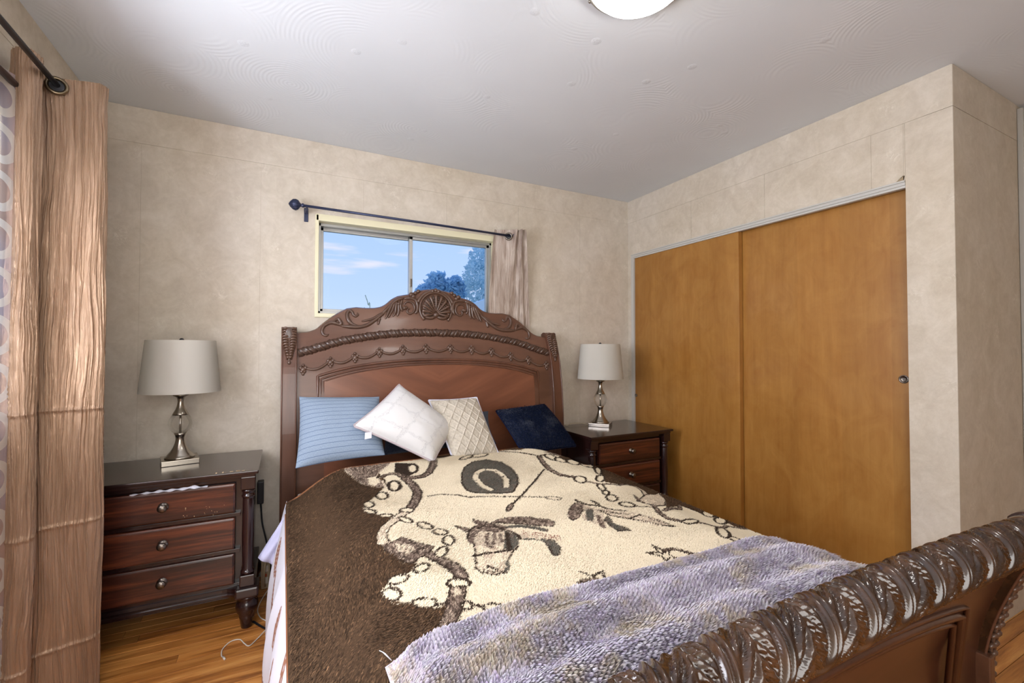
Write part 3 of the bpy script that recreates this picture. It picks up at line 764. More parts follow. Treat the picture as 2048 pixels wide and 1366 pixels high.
for sx in (-1, 1):
    P = [fpt(cxs + sx * x_, z_, 0.006) for x_, z_ in catmull([(0.0, 1.452), (0.02, 1.437), (0.05, 1.434), (0.075, 1.447), (0.084, 1.47), (0.066, 1.482), (0.045, 1.472), (0.05, 1.458)], 5)]
    sh.tube(P, taper(len(P), 0.012, 0.007), 8)
sh.ball(fpt(cxs, czs + 0.035, -0.004), 0.088, 1.0, 0.16, 0.95, 12)
sh.ball(fpt(cxs, 1.455, 0.01), 0.017, 1.1, 0.7, 1)
for k in range(3): sh.ball(fpt(cxs - 0.02 + 0.02 * k, 1.606 + (0.006 if k == 1 else 0), 0.006), 0.014)
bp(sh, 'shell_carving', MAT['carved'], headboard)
# head posts: thick S-curved boards with a rolled top and a leaf carving on the face
def post_profile():
    zz = np.linspace(0.0, 1.345, 40); front = [(hy(z), z) for z in zz]; back = [(hy(z) + 0.075 - 0.012 * max(0, z - 0.9), z) for z in zz]
    tip = [(hy(1.345) + 0.018, 1.356), (hy(1.345) + 0.045, 1.357)]
    return front + tip + back[::-1]
for k, (a, b) in enumerate(((-0.007, 0.069), (1.661, 1.737))):
    po = MB().prism(post_profile(), a, b, 'x'); post = bp(po, 'head_post', MAT['bed_z'])
    ed = MB()
    for xe in (a + 0.004, b - 0.004): ed.tube([(xe, hy(z) - 0.001, z) for z in np.linspace(0.05, 1.345, 40)], 0.0045, 6)
    bp(ed, 'edge_bead', MAT['bed_z'], post)
    lf = MB(); c = (a + b) / 2
    lf.tube([(c, hy(z) - 0.004, z) for z in np.linspace(1.165, 1.35, 20)], [0.004 + 0.005 * j / 19 for j in range(20)], 7)
    lf.ball((c, hy(1.28) + 0.001, 1.272), 0.08, 0.36, 0.07, 1.0, 12)
    for j in range(12):
        z = 1.185 + 0.0142 * j; w = 0.010 + 0.021 * min(1, j / 6.0)
        for sx in (-1, 1):
            P = [(c, hy(z) - 0.003, z), (c + sx * w * 0.5, hy(z) - 0.009, z + 0.008), (c + sx * w, hy(z) - 0.005, z + 0.004), (c + sx * w * 1.02, hy(z) - 0.002, z - 0.008)]
            lf.tube(catmull(P, 4), [0.004, 0.0055, 0.0065, 0.007, 0.0075, 0.0075, 0.007, 0.0065, 0.006, 0.0055, 0.0045, 0.0035, 0.002], 7)
    lf.ball((c, hy(1.165) - 0.004, 1.163), 0.009, 1, 0.7, 1.2)
    bp(lf, 'leaf_carving', MAT['carved'], post)
for k, xx in enumerate((0.03, 1.672)):
    bp(MB().box(xx, xx + 0.028, 0.50, 2.62, 0.20, 0.42, 0.004), 'side_rail', MAT['bed'])
# footboard
FY, FR = 0.421, 0.042
def fz(X): return 0.766 + 0.03 * (1 - ((X - 0.865) / 0.85) ** 2)
def fyc(X): return FY + 0.0
def footprof(z, X):   # outer face of the sleigh panel
    top = fz(X) - 0.02; t = np.clip((top - z) / 0.55, 0, 1)
    return 0.425 + 0.105 * math.sin(min(1, t * 1.5) * PI / 2)
fbx = np.linspace(0.03, 1.70, 90); nz_ = 30; Ff = np.zeros((90, nz_, 3)); Bb = Ff.copy()
for i, X in enumerate(fbx):
    for k, z in enumerate(np.linspace(0.16, fz(X) - 0.01, nz_)):
        yy = footprof(z, X); Ff[i, k] = (X, yy, z); Bb[i, k] = (X, yy + 0.035, z)
fbm_ = MB(); fbm_.grid(Ff); fbm_.grid(Bb); footboard = bp(fbm_, 'footboard', MAT['bed_shaded'])
def ft(X, z, d=0.0): return (X, footprof(z, X) - d, z)
fm = MB(); fa = [(0.25, 0.25), (0.25, 0.585)] + [(0.25 + 1.23 * t, 0.585 + 0.065 * math.sin(PI * t) ** 0.8) for t in np.linspace(0.03, 0.97, 40)] + [(1.48, 0.585), (1.48, 0.25)]
for off, r in ((0, 0.011), (-0.02, 0.007), (0.018, 0.006)):
    fm.tube([ft(0.865 + (x_ - 0.865) * (1 + off / 0.62), z_ + off * (1 if z_ > 0.3 else 0), 0.002) for x_, z_ in fa], r, 8, up=(0, 1, 0))
bp(fm, 'panel_molding', MAT['bed_shaded'], footboard)
st = MB(); st.tube([ft(X, fz(X) - 0.058, 0.006) for X in np.linspace(0.04, 1.69, 60)], 0.006, 6, up=(0, 1, 0)); bp(st, 'edge_bead', MAT['bed_shaded'], footboard)
# the carved roll: leaf-wrapped rope; relief along a helix
nu, nv = 900, 130
U = np.linspace(0.03, 1.635, nu); TH = np.linspace(0, 2 * PI, nv + 1)
uu, th = np.meshgrid(U, TH, indexing='ij')
pitch = 0.1117
TW = 1
ph = uu / pitch + 0.18 + TW * th / (2 * PI)
w = ph - np.floor(ph)                   # 0..1 across one leaf
q = th * FR                             # along the leaf
def bumpf(x_, c, s_): return np.exp(-((x_ - c) / s_) ** 2)
D = 0.0075 * bumpf(w, 0.08, 0.050) + 0.0062 * bumpf(w, 0.215, 0.042) - 0.003 * bumpf(w, 0.148, 0.022) - 0.004 * bumpf(w, 0.0, 0.02) - 0.003 * bumpf(w, 1.0, 0.02)
vein = 0.60
D += 0.0040 * bumpf(w, vein, 0.035) + 0.0022 * bumpf(w, vein, 0.2)
dist = np.abs(w - vein)
# leaf lobes swept away from the vein
fr_ = th * 7.0 / (2 * PI) * 2.0
lob = np.where(w > vein, np.sin(2 * PI * (fr_ - dist * 5.2)), np.sin(2 * PI * (fr_ * 0.5 - dist * 4.0) + 1.0))
msk = np.clip((w - 0.29) / 0.08, 0, 1) * np.clip((0.97 - w) / 0.07, 0, 1) * np.clip(dist / 0.06, 0, 1)
D += msk * (0.0042 * np.sign(lob) * np.abs(lob) ** 0.6)
D += msk * 0.0012 * np.sin(2 * PI * fr_ * 3 - dist * 40)
rr = FR + D
zc = 0.766 + 0.03 * (1 - ((uu - 0.865) / 0.85) ** 2)
RP3 = np.stack([uu, FY + rr * np.cos(th), zc + rr * np.sin(th)], -1)
ro = np_grid('carved_roll', RP3, MAT['roll']); ro.parent = footboard; ro.matrix_parent_inverse = Matrix.Identity(4)
cl = MB(); cl.tube([(X, FY, fz(X)) for X in np.linspace(1.63, 1.70, 8)], [0.043, 0.048, 0.050, 0.046, 0.046, 0.050, 0.051, 0.051], 36)
bp(cl, 'roll_collar', MAT['roll'], footboard)
cl = MB(); cl.tube([(X, FY, fz(X)) for X in np.linspace(-0.01, 0.035, 4)], [0.05, 0.05, 0.047, 0.043], 36)
bp(cl, 'roll_collar', MAT['roll'], footboard)
def foot_profile():
    pts = []
    c = (FY, fz(1.7)); R_ = 0.057
    for a in np.linspace(math.radians(35), math.radians(270), 24): pts.append((c[0] + R_ * math.cos(a), c[1] + R_ * math.sin(a)))
    for z in np.linspace(0.66, 0.0, 24): pts.append((0.432 + 0.09 * math.sin(min(1, (0.70 - z) / 0.36) * PI / 2) - 0.02 * max(0, 0.2 - z) / 0.2, z))
    back = [(p + 0.085, z) for p, z in pts[24:]][::-1]
    return pts + back + [(FY + R_ * 0.98, fz(1.7) - 0.06)]
for k, (a, b) in enumerate(((1.685, 1.757), (-0.027, 0.045))):
    fp = MB().prism(foot_profile(), a, b, 'x'); post = bp(fp, 'foot_post', MAT['roll'])
    pr = foot_profile()[:48]; ed = MB()
    for xe in (a + 0.004, b - 0.004): ed.tube([(xe, p - 0.001, z) for p, z in pr[6:]], 0.004, 6)
    bp(ed, 'edge_bead', MAT['bed_z'], post)
    lf = MB(); c = (a + b) / 2
    lf.tube([(c, p - 0.002, z) for p, z in pr[20:42]], 0.005, 7)
    for j in range(18):
        p, z = pr[22 + j]
        for sx in (-1, 1):
            P = [(c, p - 0.003, z), (c + sx * 0.012, p - 0.009, z + 0.010), (c + sx * 0.024, p - 0.004, z + 0.004)]
            lf.tube(catmull(P, 3), [0.004, 0.006, 0.007, 0.007, 0.006, 0.005, 0.003], 7)
    bp(lf, 'leaf_carving', MAT['carved'], post)

# ------------------------------------------------------------------ bedding
def ss(a, b, x_):
    t = np.clip((x_ - a) / (b - a), 0, 1); return t * t * (3 - 2 * t)
def hb(x_, y_):
    x_ = np.asarray(x_, float); y_ = np.asarray(y_, float)
    h = .640 + .03 * ss(1.7, 2.2, y_) + .02 * np.exp(-((y_ - 1.75) / .35) ** 2) * ss(.5, 1.2, x_)
    h = h - .11 * (1 - ss(0, .34, x_)) ** 1.6
    h = h - .15 * ss(1.22, 1.72, x_)
    h = h + .006 * np.sin(x_ * 5.1 + 1.3) * np.sin(y_ * 4.3 + .4) + .004 * np.sin(x_ * 9.7 + y_ * 3.1)
    return h
MB().box(0.07, 1.66, 0.60, 2.58, 0.26, 0.50, 0.03).build('mattress', MAT['mattress'])
tag(bpy.data.objects['mattress'], 'thick white mattress lying inside the wooden sleigh bed frame', 'mattress')

COL = {'C': (221, 206, 178), 'D': (54, 42, 33), 'M': (112, 94, 82), 'L': (188, 168, 146), 'G': (90, 86, 76), 'T': (140, 102, 86), 'B': (70, 52, 36)}
LCOL = {k: np.array([lin(c) for c in v]) for k, v in COL.items()}
PAT = [
('P','C',0,[(0.51,2.325),(0.394,2.124),(0.405,2.019),(0.39,1.946),(0.346,1.883),(0.311,1.822),(0.275,1.781),(0.267,1.748),(0.269,1.698),(0.299,1.642),(0.342,1.61),(0.31,1.543),(0.273,1.474),(0.263,1.413),(0.271,1.343),(0.303,1.243),(0.33,1.232),(0.302,1.196),(0.265,1.201),(0.239,1.184),(0.221,1.16),(0.222,1.129),(0.241,1.091),(0.27,1.054),(0.283,1.024),(0.324,0.995),(0.338,0.998),(0.298,0.927),(0.293,0.899),(0.494,0.809),(1.129,0.906),(1.367,0.878),(1.729,1.096),(1.741,1.147),(1.736,1.189),(1.712,1.211),(1.67,1.253),(1.678,1.292),(1.701,1.319),(1.701,1.363),(1.654,1.398),(1.638,1.473),(1.627,1.503),(1.316,1.285),(1.575,1.534),(1.71,1.706),(1.425,1.495),(1.46,1.559),(1.608,1.774),(1.317,1.554),(1.257,1.576),(1.304,1.648),(1.651,2.153),(1.397,1.91),(1.314,1.886),(1.275,1.908),(1.268,1.979),(1.704,2.5),(1.776,2.5),(1.681,2.5),(1.196,2.234),(1.082,2.297),(0.726,2.239),(0.618,2.319)]),
('P','M',0,[(0.286,2.382),(0.341,2.414),(0.51,2.325),(0.454,2.223),(0.394,2.124),(0.371,2.064),(0.392,2.011),(0.388,1.936),(0.353,1.944),(0.31,1.987),(0.285,2.068),(0.265,2.205),(0.266,2.3)]),
('S','L',0.0067,[(0.286,2.382),(0.341,2.414),(0.51,2.325),(0.454,2.223),(0.394,2.124),(0.371,2.064),(0.392,2.011),(0.388,1.936),(0.353,1.944),(0.31,1.987),(0.285,2.068),(0.265,2.205),(0.266,2.3),(0.286,2.382)]),
('P','C',0,[(0.338,2.074),(0.379,2.088),(0.379,2.003),(0.349,1.962),(0.329,1.993)]),
('P','D',0,[(0.501,2.265),(0.589,2.209),(0.563,2.08),(0.492,2.027),(0.466,2.123)]),
('S','D',0.0385,[(0.685,2.241),(0.644,2.117),(0.608,2.047),(0.571,2.018),(0.514,2.019),(0.485,2.064)]),
('S','M',0.0249,[(0.685,2.241),(0.644,2.117),(0.608,2.047),(0.571,2.018),(0.514,2.019),(0.485,2.064)]),
('P','C',0,[(0.575,2.125),(0.566,2.101),(0.555,2.085),(0.543,2.078),(0.533,2.083),(0.527,2.098),(0.526,2.121),(0.53,2.149),(0.539,2.176),(0.552,2.197),(0.564,2.205),(0.574,2.199),(0.58,2.18),(0.58,2.153),(0.575,2.125)]),
('S','D',0.0138,[(0.575,2.125),(0.566,2.101),(0.555,2.085),(0.543,2.078),(0.533,2.083),(0.527,2.098),(0.526,2.121),(0.53,2.149),(0.539,2.176),(0.552,2.197),(0.564,2.205),(0.574,2.199),(0.58,2.18),(0.58,2.153),(0.575,2.125)]),
('P','C',0,[(0.452,1.941),(0.444,1.918),(0.433,1.9),(0.421,1.892),(0.411,1.895),(0.404,1.907),(0.401,1.928),(0.404,1.953),(0.411,1.978),(0.422,1.996),(0.434,2.005),(0.445,2.002),(0.453,1.988),(0.455,1.966),(0.452,1.941)]),
('S','D',0.0144,[(0.452,1.941),(0.444,1.918),(0.433,1.9),(0.421,1.892),(0.411,1.895),(0.404,1.907),(0.401,1.928),(0.404,1.953),(0.411,1.978),(0.422,1.996),(0.434,2.005),(0.445,2.002),(0.453,1.988),(0.455,1.966),(0.452,1.941)]),
('S','D',0.0284,[(0.389,2.059),(0.428,2.098),(0.468,2.096),(0.492,2.027)]),
('S','M',0.0153,[(0.389,2.059),(0.428,2.098),(0.468,2.096),(0.492,2.027)]),
('S','D',0.0399,[(0.49,2.016),(0.504,1.947),(0.504,1.855),(0.477,1.78),(0.427,1.679)]),
('S','M',0.0279,[(0.49,2.016),(0.504,1.947),(0.504,1.855),(0.477,1.78),(0.427,1.679)]),
('S','D',0.0364,[(0.399,1.64),(0.351,1.579),(0.307,1.528),(0.284,1.48),(0.276,1.423),(0.286,1.381)]),
('S','L',0.0269,[(0.399,1.64),(0.351,1.579),(0.307,1.528),(0.284,1.48),(0.276,1.423),(0.286,1.381)]),
('P','C',0,[(0.436,1.655),(0.43,1.644),(0.421,1.637),(0.41,1.636),(0.4,1.639),(0.391,1.647),(0.386,1.658),(0.387,1.67),(0.392,1.68),(0.401,1.688),(0.412,1.69),(0.423,1.686),(0.432,1.678),(0.436,1.667),(0.436,1.655)]),
('S','D',0.008,[(0.436,1.655),(0.43,1.644),(0.421,1.637),(0.41,1.636),(0.4,1.639),(0.391,1.647),(0.386,1.658),(0.387,1.67),(0.392,1.68),(0.401,1.688),(0.412,1.69),(0.423,1.686),(0.432,1.678),(0.436,1.667),(0.436,1.655)]),
('P','M',0,[(0.335,1.421),(0.365,1.363),(0.403,1.308),(0.378,1.275),(0.348,1.261),(0.316,1.235),(0.292,1.279),(0.275,1.34),(0.266,1.398),(0.296,1.394)]),
('S','D',0.0043,[(0.335,1.421),(0.365,1.363),(0.403,1.308),(0.378,1.275),(0.348,1.261),(0.316,1.235),(0.292,1.279),(0.275,1.34),(0.266,1.398),(0.296,1.394),(0.335,1.421)]),
('P','L',0,[(0.305,1.382),(0.333,1.365),(0.355,1.327),(0.326,1.292),(0.304,1.33)]),
('S','D',0.0021,[(0.309,1.379),(0.288,1.329)]),
('S','D',0.0021,[(0.323,1.37),(0.301,1.32)]),
('S','D',0.0021,[(0.34,1.362),(0.317,1.31)]),
('S','D',0.0021,[(0.354,1.354),(0.33,1.302)]),
('S','D',0.0021,[(0.371,1.345),(0.346,1.293)]),
('S','D',0.0021,[(0.385,1.338),(0.36,1.285)]),
('S','D',0.0366,[(0.379,1.262),(0.396,1.216),(0.41,1.168),(0.416,1.121),(0.409,1.089)]),
('S','M',0.0275,[(0.379,1.262),(0.396,1.216),(0.41,1.168),(0.416,1.121),(0.409,1.089)]),
('S','D',0.0432,[(0.389,1.054),(0.376,1.027),(0.353,0.985),(0.331,0.954),(0.305,0.916)]),
('S','M',0.0343,[(0.389,1.054),(0.376,1.027),(0.353,0.985),(0.331,0.954),(0.305,0.916)]),
('P','L',0,[(0.383,1.058),(0.396,1.05),(0.384,1.022),(0.367,1.025)]),
('P','C',0,[(0.423,1.061),(0.418,1.054),(0.408,1.052),(0.397,1.055),(0.386,1.061),(0.377,1.071),(0.373,1.082),(0.373,1.092),(0.379,1.099),(0.388,1.102),(0.4,1.099),(0.411,1.092),(0.42,1.082),(0.424,1.071),(0.423,1.061)]),
('S','D',0.0085,[(0.423,1.061),(0.418,1.054),(0.408,1.052),(0.397,1.055),(0.386,1.061),(0.377,1.071),(0.373,1.082),(0.373,1.092),(0.379,1.099),(0.388,1.102),(0.4,1.099),(0.411,1.092),(0.42,1.082),(0.424,1.071),(0.423,1.061)]),
('P','C',0,[(0.38,1.845),(0.374,1.829),(0.366,1.817),(0.355,1.811),(0.345,1.814),(0.338,1.823),(0.334,1.838),(0.335,1.855),(0.34,1.872),(0.349,1.884),(0.359,1.889),(0.37,1.887),(0.378,1.877),(0.381,1.862),(0.38,1.845)]),
('S','D',0.0087,[(0.38,1.845),(0.374,1.829),(0.366,1.817),(0.355,1.811),(0.345,1.814),(0.338,1.823),(0.334,1.838),(0.335,1.855),(0.34,1.872),(0.349,1.884),(0.359,1.889),(0.37,1.887),(0.378,1.877),(0.381,1.862),(0.38,1.845)]),
('P','C',0,[(0.311,1.763),(0.307,1.749),(0.3,1.74),(0.292,1.737),(0.284,1.741),(0.278,1.752),(0.275,1.766),(0.275,1.781),(0.279,1.794),(0.286,1.802),(0.294,1.804),(0.302,1.801),(0.309,1.792),(0.312,1.778),(0.311,1.763)]),
('S','D',0.0082,[(0.311,1.763),(0.307,1.749),(0.3,1.74),(0.292,1.737),(0.284,1.741),(0.278,1.752),(0.275,1.766),(0.275,1.781),(0.279,1.794),(0.286,1.802),(0.294,1.804),(0.302,1.801),(0.309,1.792),(0.312,1.778),(0.311,1.763)]),
('P','C',0,[(0.302,1.67),(0.298,1.663),(0.291,1.663),(0.283,1.669),(0.275,1.682),(0.269,1.698),(0.265,1.714),(0.266,1.726),(0.27,1.732),(0.276,1.731),(0.285,1.724),(0.293,1.712),(0.3,1.697),(0.303,1.682),(0.302,1.67)]),
('S','D',0.0079,[(0.302,1.67),(0.298,1.663),(0.291,1.663),(0.283,1.669),(0.275,1.682),(0.269,1.698),(0.265,1.714),(0.266,1.726),(0.27,1.732),(0.276,1.731),(0.285,1.724),(0.293,1.712),(0.3,1.697),(0.303,1.682),(0.302,1.67)]),
('P','C',0,[(0.35,1.617),(0.346,1.61),(0.338,1.607),(0.328,1.607),(0.318,1.611),(0.31,1.618),(0.305,1.627),(0.304,1.636),(0.308,1.642),(0.315,1.646),(0.325,1.645),(0.335,1.642),(0.344,1.635),(0.349,1.626),(0.35,1.617)]),
('S','D',0.0077,[(0.35,1.617),(0.346,1.61),(0.338,1.607),(0.328,1.607),(0.318,1.611),(0.31,1.618),(0.305,1.627),(0.304,1.636),(0.308,1.642),(0.315,1.646),(0.325,1.645),(0.335,1.642),(0.344,1.635),(0.349,1.626),(0.35,1.617)]),
('P','C',0,[(0.399,1.537),(0.394,1.53),(0.386,1.53),(0.377,1.536),(0.369,1.548),(0.363,1.563),(0.361,1.579),(0.362,1.591),(0.367,1.598),(0.375,1.599),(0.384,1.592),(0.392,1.58),(0.398,1.564),(0.4,1.549),(0.399,1.537)]),
('S','D',0.0075,[(0.399,1.537),(0.394,1.53),(0.386,1.53),(0.377,1.536),(0.369,1.548),(0.363,1.563),(0.361,1.579),(0.362,1.591),(0.367,1.598),(0.375,1.599),(0.384,1.592),(0.392,1.58),(0.398,1.564),(0.4,1.549),(0.399,1.537)]),
('P','C',0,[(0.445,1.457),(0.44,1.45),(0.431,1.45),(0.422,1.456),(0.414,1.469),(0.409,1.484),(0.407,1.5),(0.409,1.514),(0.414,1.522),(0.423,1.522),(0.432,1.516),(0.441,1.503),(0.446,1.487),(0.448,1.47),(0.445,1.457)]),
('S','D',0.0073,[(0.445,1.457),(0.44,1.45),(0.431,1.45),(0.422,1.456),(0.414,1.469),(0.409,1.484),(0.407,1.5),(0.409,1.514),(0.414,1.522),(0.423,1.522),(0.432,1.516),(0.441,1.503),(0.446,1.487),(0.448,1.47),(0.445,1.457)]),
('P','C',0,[(0.476,1.398),(0.471,1.389),(0.462,1.385),(0.453,1.387),(0.444,1.393),(0.437,1.404),(0.435,1.416),(0.436,1.427),(0.442,1.436),(0.45,1.44),(0.46,1.439),(0.469,1.432),(0.476,1.422),(0.478,1.409),(0.476,1.398)]),
('S','D',0.007,[(0.476,1.398),(0.471,1.389),(0.462,1.385),(0.453,1.387),(0.444,1.393),(0.437,1.404),(0.435,1.416),(0.436,1.427),(0.442,1.436),(0.45,1.44),(0.46,1.439),(0.469,1.432),(0.476,1.422),(0.478,1.409),(0.476,1.398)]),
('P','C',0,[(0.474,1.327),(0.466,1.312),(0.458,1.302),(0.449,1.298),(0.443,1.301),(0.439,1.311),(0.438,1.325),(0.442,1.342),(0.449,1.357),(0.458,1.368),(0.467,1.373),(0.474,1.37),(0.478,1.359),(0.478,1.344),(0.474,1.327)]),
('S','D',0.0067,[(0.474,1.327),(0.466,1.312),(0.458,1.302),(0.449,1.298),(0.443,1.301),(0.439,1.311),(0.438,1.325),(0.442,1.342),(0.449,1.357),(0.458,1.368),(0.467,1.373),(0.474,1.37),(0.478,1.359),(0.478,1.344),(0.474,1.327)]),
('P','C',0,[(0.435,1.282),(0.432,1.268),(0.425,1.255),(0.415,1.243),(0.405,1.236),(0.397,1.234),(0.391,1.238),(0.389,1.247),(0.391,1.259),(0.397,1.272),(0.407,1.284),(0.417,1.293),(0.427,1.295),(0.433,1.291),(0.435,1.282)]),
('S','D',0.0063,[(0.435,1.282),(0.432,1.268),(0.425,1.255),(0.415,1.243),(0.405,1.236),(0.397,1.234),(0.391,1.238),(0.389,1.247),(0.391,1.259),(0.397,1.272),(0.407,1.284),(0.417,1.293),(0.427,1.295),(0.433,1.291),(0.435,1.282)]),
('P','C',0,[(0.359,1.208),(0.356,1.198),(0.349,1.189),(0.34,1.182),(0.33,1.179),(0.322,1.18),(0.316,1.186),(0.314,1.194),(0.317,1.203),(0.323,1.212),(0.332,1.219),(0.342,1.223),(0.351,1.222),(0.357,1.217),(0.359,1.208)]),
('S','D',0.0059,[(0.359,1.208),(0.356,1.198),(0.349,1.189),(0.34,1.182),(0.33,1.179),(0.322,1.18),(0.316,1.186),(0.314,1.194),(0.317,1.203),(0.323,1.212),(0.332,1.219),(0.342,1.223),(0.351,1.222),(0.357,1.217),(0.359,1.208)]),
('P','C',0,[(0.295,1.176),(0.291,1.168),(0.284,1.162),(0.274,1.16),(0.263,1.163),(0.254,1.171),(0.248,1.18),(0.247,1.19),(0.25,1.198),(0.257,1.203),(0.267,1.204),(0.278,1.201),(0.287,1.194),(0.293,1.186),(0.295,1.176)]),
('S','D',0.0056,[(0.295,1.176),(0.291,1.168),(0.284,1.162),(0.274,1.16),(0.263,1.163),(0.254,1.171),(0.248,1.18),(0.247,1.19),(0.25,1.198),(0.257,1.203),(0.267,1.204),(0.278,1.201),(0.287,1.194),(0.293,1.186),(0.295,1.176)]),
('P','C',0,[(0.262,1.112),(0.257,1.103),(0.25,1.1),(0.242,1.103),(0.233,1.113),(0.227,1.126),(0.223,1.141),(0.223,1.154),(0.227,1.162),(0.234,1.165),(0.243,1.161),(0.252,1.151),(0.259,1.139),(0.262,1.124),(0.262,1.112)]),
('S','D',0.0054,[(0.262,1.112),(0.257,1.103),(0.25,1.1),(0.242,1.103),(0.233,1.113),(0.227,1.126),(0.223,1.141),(0.223,1.154),(0.227,1.162),(0.234,1.165),(0.243,1.161),(0.252,1.151),(0.259,1.139),(0.262,1.124),(0.262,1.112)]),
('P','C',0,[(0.324,1.023),(0.318,1.016),(0.309,1.014),(0.298,1.017),(0.287,1.025),(0.278,1.037),(0.273,1.049),(0.273,1.06),(0.278,1.067),(0.287,1.068),(0.298,1.064),(0.31,1.056),(0.319,1.045),(0.324,1.034),(0.324,1.023)]),
('S','D',0.0051,[(0.324,1.023),(0.318,1.016),(0.309,1.014),(0.298,1.017),(0.287,1.025),(0.278,1.037),(0.273,1.049),(0.273,1.06),(0.278,1.067),(0.287,1.068),(0.298,1.064),(0.31,1.056),(0.319,1.045),(0.324,1.034),(0.324,1.023)]),
('P','C',0,[(0.392,0.969),(0.388,0.963),(0.383,0.959),(0.378,0.959),(0.373,0.962),(0.37,0.967),(0.369,0.974),(0.371,0.982),(0.374,0.988),(0.379,0.991),(0.385,0.992),(0.389,0.989),(0.392,0.983),(0.393,0.976),(0.392,0.969)]),
('S','D',0.005,[(0.392,0.969),(0.388,0.963),(0.383,0.959),(0.378,0.959),(0.373,0.962),(0.37,0.967),(0.369,0.974),(0.371,0.982),(0.374,0.988),(0.379,0.991),(0.385,0.992),(0.389,0.989),(0.392,0.983),(0.393,0.976),(0.392,0.969)]),
('P','C',0,[(0.454,0.904),(0.448,0.9),(0.439,0.902),(0.429,0.908),(0.42,0.919),(0.413,0.931),(0.41,0.944),(0.412,0.953),(0.418,0.957),(0.428,0.955),(0.438,0.948),(0.448,0.937),(0.454,0.924),(0.456,0.913),(0.454,0.904)]),
('S','D',0.0049,[(0.454,0.904),(0.448,0.9),(0.439,0.902),(0.429,0.908),(0.42,0.919),(0.413,0.931),(0.41,0.944),(0.412,0.953),(0.418,0.957),(0.428,0.955),(0.438,0.948),(0.448,0.937),(0.454,0.924),(0.456,0.913),(0.454,0.904)]),
('S','D',0.0079,[(0.32,1.021),(0.348,1.008)]),
('S','D',0.0066,[(0.392,0.969),(0.411,0.953)]),
('P','G',0,[(0.741,1.969),(0.78,2.036),(0.845,2.096),(0.929,2.111),(0.978,2.045),(0.979,1.93),(0.946,1.803),(0.904,1.723),(0.846,1.651),(0.817,1.658),(0.717,1.739),(0.696,1.786),(0.703,1.868)]),
('S','D',0.0066,[(0.741,1.969),(0.78,2.036),(0.845,2.096),(0.929,2.111),(0.978,2.045),(0.979,1.93),(0.946,1.803),(0.904,1.723),(0.846,1.651),(0.817,1.658),(0.717,1.739),(0.696,1.786),(0.703,1.868),(0.741,1.969)]),
('S','D',0.0325,[(0.78,1.735),(0.77,1.805),(0.776,1.892),(0.807,1.946),(0.848,1.969),(0.891,1.942),(0.899,1.87),(0.886,1.801),(0.85,1.724)]),
('S','C',0.026,[(0.78,1.735),(0.77,1.805),(0.776,1.892),(0.807,1.946),(0.848,1.969),(0.891,1.942),(0.899,1.87),(0.886,1.801),(0.85,1.724)]),
('S','D',0.0054,[(0.772,1.871),(0.773,1.862)]),
('S','D',0.0056,[(0.803,1.936),(0.804,1.926)]),
('S','D',0.0057,[(0.856,1.965),(0.856,1.954)]),
('S','D',0.0056,[(0.894,1.927),(0.894,1.916)]),
('S','D',0.0055,[(0.893,1.848),(0.893,1.837)]),
('S','D',0.0058,[(0.532,1.799),(0.584,1.798),(0.647,1.758),(0.675,1.711),(0.732,1.681),(0.817,1.61),(0.918,1.531),(0.958,1.491)]),
('P','C',0,[(0.968,1.481),(0.963,1.478),(0.954,1.48),(0.943,1.486),(0.933,1.496),(0.925,1.508),(0.922,1.518),(0.923,1.526),(0.929,1.528),(0.938,1.526),(0.948,1.52),(0.959,1.51),(0.966,1.499),(0.97,1.488),(0.968,1.481)]),
('S','D',0.0047,[(0.968,1.481),(0.963,1.478),(0.954,1.48),(0.943,1.486),(0.933,1.496),(0.925,1.508),(0.922,1.518),(0.923,1.526),(0.929,1.528),(0.938,1.526),(0.948,1.52),(0.959,1.51),(0.966,1.499),(0.97,1.488),(0.968,1.481)]),
('S','D',0.009,[(1.106,1.844),(0.988,1.722),(0.877,1.616),(0.806,1.557),(0.746,1.505)]),
('P','M',0,[(0.764,1.505),(0.752,1.494),(0.743,1.488),(0.738,1.488),(0.738,1.494),(0.743,1.506),(0.752,1.52),(0.764,1.534),(0.775,1.545),(0.785,1.551),(0.79,1.551),(0.79,1.544),(0.785,1.533),(0.776,1.519),(0.764,1.505)]),
('S','D',0.0054,[(0.764,1.505),(0.752,1.494),(0.743,1.488),(0.738,1.488),(0.738,1.494),(0.743,1.506),(0.752,1.52),(0.764,1.534),(0.775,1.545),(0.785,1.551),(0.79,1.551),(0.79,1.544),(0.785,1.533),(0.776,1.519),(0.764,1.505)]),
('P','L',0,[(0.522,1.286),(0.487,1.191),(0.462,1.123),(0.468,1.096),(0.491,1.068),(0.524,1.065),(0.544,1.089),(0.553,1.12),(0.592,1.166),(0.632,1.204),(0.673,1.27),(0.671,1.348),(0.632,1.406),(0.588,1.409),(0.542,1.358)]),
('P','C',0,[(0.519,1.257),(0.539,1.263),(0.496,1.137),(0.471,1.116),(0.474,1.148)]),
('P','C',0,[(0.546,1.188),(0.569,1.177),(0.535,1.117),(0.513,1.14)]),
('P','M',0,[(0.639,1.421),(0.684,1.445),(0.74,1.43),(0.794,1.385),(0.823,1.349),(0.83,1.318),(0.81,1.287),(0.77,1.319),(0.716,1.369),(0.677,1.401)]),
('S','D',0.0033,[(0.639,1.421),(0.684,1.445),(0.74,1.43),(0.794,1.385),(0.823,1.349),(0.83,1.318),(0.81,1.287),(0.77,1.319),(0.716,1.369),(0.677,1.401),(0.639,1.421)]),
('S','G',0.0193,[(0.669,1.364),(0.717,1.347),(0.754,1.303),(0.77,1.273)]),
('P','L',0,[(0.664,1.308),(0.704,1.263),(0.73,1.218),(0.709,1.225),(0.661,1.252)]),
